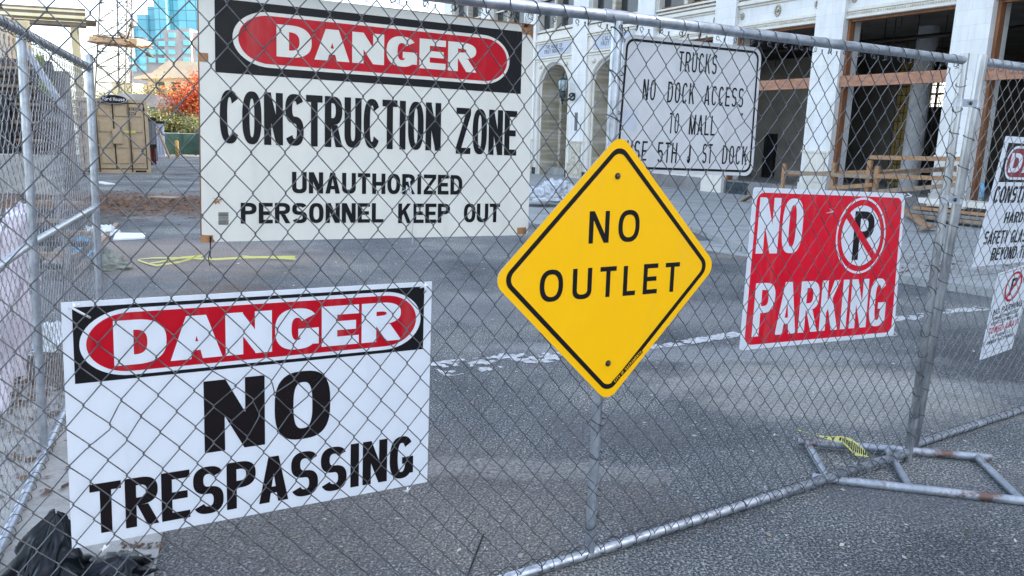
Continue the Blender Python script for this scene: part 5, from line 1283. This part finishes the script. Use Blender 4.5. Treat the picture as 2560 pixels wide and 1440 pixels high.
# lattice tower with wheel platform
Yl = 64
t = thing('lattice_tower', V((at(285, 240, Yl).x, Yl, gz(Yl))), 'steel lattice tower with a round platform above the yard', 'tower')
def lt_pt(px, py, dy): p = at(px, py, Yl); return V((p.x, Yl + dy, p.z))
legs = [((236, 260), (250, 0), 0), ((312, 260), (318, 0), 0), ((258, 255), (262, 0), 2.6), ((290, 255), (300, 0), 2.6)]
def legp(i, py):
    (xa, ya), (xb, yb), dy = legs[i]; f = (ya - py) / (ya - yb); p = at(xa + (xb - xa) * f, py, Yl); return V((p.x, Yl + dy * (1 - .25 * f), p.z))
for i in range(4):
    g_ = legp(i, 260); g_.z = gz(Yl); mb = MB(); mb.tube([g_, legp(i, 260), legp(i, 130), legp(i, -80)], .055, 6); mb.build('leg', MT['steel_rust'], t)
lv = [252, 205, 165, 128, 90, 50, 5, -40, -78]
for a_, b_ in ((0, 1), (2, 3), (0, 2), (1, 3)):
    mb = MB()
    for j in range(len(lv) - 1):
        mb.tube([legp(a_, lv[j]), legp(b_, lv[j + 1])], .03, 4); mb.tube([legp(b_, lv[j]), legp(a_, lv[j + 1])], .03, 4); mb.tube([legp(a_, lv[j]), legp(b_, lv[j])], .03, 4)
    mb.build('bracing', MT['steel_rust'], t)
pc = at(283, 104, Yl); pc.y = Yl + 1.2; rad = (at(355, 100, Yl).x - at(205, 100, Yl).x) / 2
for rr_, zz_, nm in ((rad, 0, 'ring'), (rad * .82, .5, 'ring')):
    mb = MB(); mb.tube([pc + V((math.cos(R(a_)) * rr_, math.sin(R(a_)) * rr_ * 1.0, zz_ + .25 * math.sin(R(a_)) + .3 * math.cos(R(a_)) * (-.4))) for a_ in range(0, 360, 12)], .05, 5, closed=True); mb.build(nm, MT['steel_rust'], t, True)
mb = MB()
for a_ in range(0, 360, 30): d_ = V((math.cos(R(a_)), math.sin(R(a_)), 0)); mb.tube([pc + d_ * .6, pc + d_ * rad * .98 + V((0, 0, .1))], .03, 4)
for a_ in range(0, 360, 20): d_ = V((math.cos(R(a_)), math.sin(R(a_)), 0)); mb.tube([pc + d_ * rad * .82, pc + d_ * rad * .82 + V((0, 0, .5))], .02, 4)
mb.build('spoke', MT['steel_rust'], t)
mb = MB(); q0, q1 = at(232, 94, Yl), at(352, 100, Yl)
mb.obox((q0.x, Yl - .6, q0.z - .35), (q1.x - q0.x, 0, -.12), (0, 2.4, 0), (0, 0, .42)); mb.build('platform', MT['pale'], t, bevel=.02)
mb = MB(); mb.obox((q0.x, Yl - .8, q0.z - .46), (q1.x - q0.x, 0, -.12), (0, 2.8, 0), (0, 0, .1)); mb.build('platform_edge', MT['frame'], t)
# arrows on the platform
hub = at(317, 100, Yl - 1.2)
mb = MB()
for (px, py) in ((331, 58), (378, 140), (300, 85)):
    e_ = at(px, py, Yl - 1.2); mb.tube([hub, e_], .08, 5); d_ = (e_ - hub).normalized(); mb.tube([e_ - d_ * .35, e_ + d_ * .35], [.22, .01], 6)
mb.lathe(hub - V((0, 0, .22)), [(0, 0), (.16, .06), (.2, .16), (.16, .26), (0, .32)], 10)
mb.tube([at(206, 127, Yl - 1), at(245, 113, Yl - 1), at(262, 112, Yl - .8)], [.02, .05, .05], 5)
mb.build('pointer', MT['bark'], t, True)

# canopy and mall block at far left
Yk = 21
cp = thing('canopy', V((at(100, 100, Yk).x, Yk, gz(Yk))), 'brown louvred canopy with cream strips above the left fence', 'canopy')
pL0, pR0 = at(-260, -6, Yk), at(213, 22, Yk); zbm = at(208, 66, Yk).z
Hn = pR0.z - zbm
for j, (f0, f1, mt, yo) in enumerate(((0, .13, 'slat', 0), (.13, .25, 'cream_sunlit', -.02), (.25, .42, 'slat', .0), (.42, .60, 'cream_sunlit', -.02), (.60, .76, 'slat', .05), (.76, .80, 'cream_sunlit', -.03), (.80, 1.0, 'slat', .0))):
    mb = MB(); o_ = V((pL0.x, Yk + yo, pR0.z - Hn * f1)); mb.obox(o_ + V((0, 0, .16)), V((pR0.x - pL0.x, 0, -.16)), N3 * (.5 - yo), V((0, 0, Hn * (f1 - f0) - .002))); mb.build('slat' if mt == 'slat' else 'sunlit_strip', MT[mt], cp)
mb = MB(); mb.obox(V((pL0.x, Yk + .51, zbm + .3)), V((pR0.x - pL0.x, 0, -.16)), N3 * .8, V((0, 0, .08))); mb.build('roof', MT['slat'], cp)
for px in (181, 25, -150):
    a_ = at(px, 100, Yk); mb = MB(); mb.box(a_.x - .09, a_.x + .09, Yk + .1, Yk + .2, at(195, 240, Yk).z, zbm + .05); mb.build('post', MT['yellowwall'], cp, bevel=.01)
Yw = 16
mw = thing('mall_wall', V((at(60, 300, Yw).x, Yw, gz(Yw))), 'brown stepped wall with louvres and planters behind the left fence', 'wall')
def wbox(nm, xa, xb, yt_, mt, Y, yb_=None, dp=1.0, par=mw):
    a_, b_ = at(xa, 300, Y), at(xb, 300, Y); z1 = at(xb, yt_, Y).z; z0 = gz(Y) if yb_ is None else at(xb, yb_, Y).z
    mb = MB(); mb.box(a_.x, b_.x, Y, Y + dp, z0, z1); return mb.build(nm, MT[mt], par, bevel=.02)
wbox('wall', -260, 132, 152, 'brick', Yw + .5, None, .2)
wbox('wall', -260, 48, 146, 'brick', Yw + .2, None, .28)
wbox('planter_box', 95, 132, 158, 'dkgrey', Yw - .1, 215, .2)
wbox('wall', 100, 172, 178, 'conc_dark', Yw + .8, None, .2)
wbox('base_wall', -260, 140, 388, 'oldconc', Yw - .6, None, .08)
for j in range(15):
    py = 168 + j * 15; wbox('board_course', -260, 98, py, 'slat' if j % 3 == 0 else 'brick', Yw + .1 - .0, py + 8, .09)
wbox('upper_wall', -300, 40, 40, 'beige', Yw + 1.6, None, .2)
wbox('upper_wall', 55, 92, 52, 'yellowwall', Yw + 1.8, None, .1)
wbox('dark_opening', -260, 22, 240, 'dkgum', Yw - .02, 385, .1)  # solid slab, its black colour standing in for a shaded opening
# stair stringer
a_, b_ = at(62, 118, Yw - .8), at(162, 275, Yw - .8)
mb = MB(); mb.beam(a_, b_, .08, .10); tag(mb.build('handrail_stringer', MT['blue_box'], None), 'pale sloping stair stringer in front of the brown wall', 'stair')
for j, (px, py, s_, lab) in enumerate(((118, 215, .15, 'bright green plant in the dark planter box'), (99, 152, .12, 'tuft of green leaves on top of the brown wall'))):
    rr = random.Random(50 + j); c_ = at(px, py, Yw - .3); mb = MB()
    for i in range(150):
        p_ = c_ + V((rr.gauss(0, s_ * .4), rr.gauss(0, s_ * .3), rr.gauss(0, s_ * .45))); a2 = V((rr.gauss(0, 1), rr.gauss(0, 1), rr.gauss(0, 1))).normalized() * .04; b2_ = a2.orthogonal().normalized() * .02; mb.poly([p_ - a2, p_ - b2_, p_ + a2, p_ + b2_])
    mb.tube([c_ - V((0, 0, s_)), c_], .015, 4); tag(mb.build('plant', MT['leaf_lime'], None), lab, 'plant')
# clutter behind the left fence: benches of boards
for j, (px, py, w_, hh) in enumerate(((105, 640, .45, .3), (95, 540, .6, .35))):
    c_ = G(px, py + 60); t = thing('pallet', c_, ('near', 'far')[j] + ' dark pallet-like rack seen through the left mesh', 'pallet')
    for i in range(4): mb = MB(); mb.box(c_.x - w_ / 2, c_.x + w_ / 2, c_.y + i * .16, c_.y + i * .16 + .09, gz(c_.y) + .1 + i * hh * .28, gz(c_.y) + .14 + i * hh * .28); mb.build('board', MT['lumber2'] if i % 2 else MT['dkgrey'], t)
    for sx__ in (-1, 1): mb = MB(); mb.beam(V((c_.x + sx__ * w_ * .4, c_.y - .03, gz(c_.y))), V((c_.x + sx__ * w_ * .4, c_.y + .55, gz(c_.y) + hh * .9)), .05, .05); mb.build('bearer', MT['grey_box'], t)

# every repeat of a kind shares a group
GR = {'chain_link_fence': 'chain-link fence panels', 'danger_sign': 'danger signs on the fence', 'fence_clamp': 'clamps on the double post', 'plaque': 'plaques over the arches', 'timber_beam': 'timbers across the openings', 'column': 'bare columns inside', 'plank': 'boards lying about', 'rubble_block': 'rubble blocks', 'sandbag': 'white bags by the arches', 'cloth_bag': 'cloth bags past the corner post', 'plastic_scrap': 'plastic scraps', 'shipping_container': 'containers in the yard', 'green_tree': 'green trees behind the yard', 'olive_tree': 'olive trees by the beige building', 'distant_tree': 'distant trees', 'plant': 'plants on the brown wall', 'pallet': 'racks behind the left fence'}
for o in list(C.objects):
    k_ = o.name.split('.')[0]
    if o.parent is None and k_ in GR and 'kind' not in o: o['group'] = GR[k_]

# ---------------------------------------------------------------- light
SUN_EL = R(30)
sdir = (-N3 * math.cos(R(62)) + U3 * math.sin(R(62))).normalized()      # horizontal direction towards the sun
sv = (sdir * math.cos(SUN_EL) + V((0, 0, math.sin(SUN_EL)))).normalized()
ld = bpy.data.lights.new('sun', 'SUN'); ld.energy = 3.2; ld.angle = R(.5); ld.color = (1, .93, .82)
lo = bpy.data.objects.new('sun', ld); C.objects.link(lo); lo.rotation_euler = (-sv).to_track_quat('-Z', 'Y').to_euler()
w = bpy.data.worlds.new('World'); bpy.context.scene.world = w; w.use_nodes = True; nt = w.node_tree
sk = nt.nodes.new('ShaderNodeTexSky'); sk.sky_type = 'NISHITA'; sk.sun_disc = False; sk.sun_elevation = SUN_EL
sk.sun_rotation = math.atan2(sv.x, sv.y); sk.air_density = 1.0; sk.dust_density = 2.5; sk.ozone_density = 1.0
hs = nt.nodes.new('ShaderNodeHueSaturation'); hs.inputs['Saturation'].default_value = .72; nt.links.new(sk.outputs[0], hs.inputs['Color']); nt.links.new(hs.outputs[0], nt.nodes['Background'].inputs[0]); nt.nodes['Background'].inputs[1].default_value = .12
sc = bpy.context.scene
sc.view_settings.view_transform = 'Standard'; sc.view_settings.look = 'None'; sc.view_settings.exposure = 2.5; sc.view_settings.gamma = 1
sc.cycles.max_bounces = 6; sc.cycles.diffuse_bounces = 3
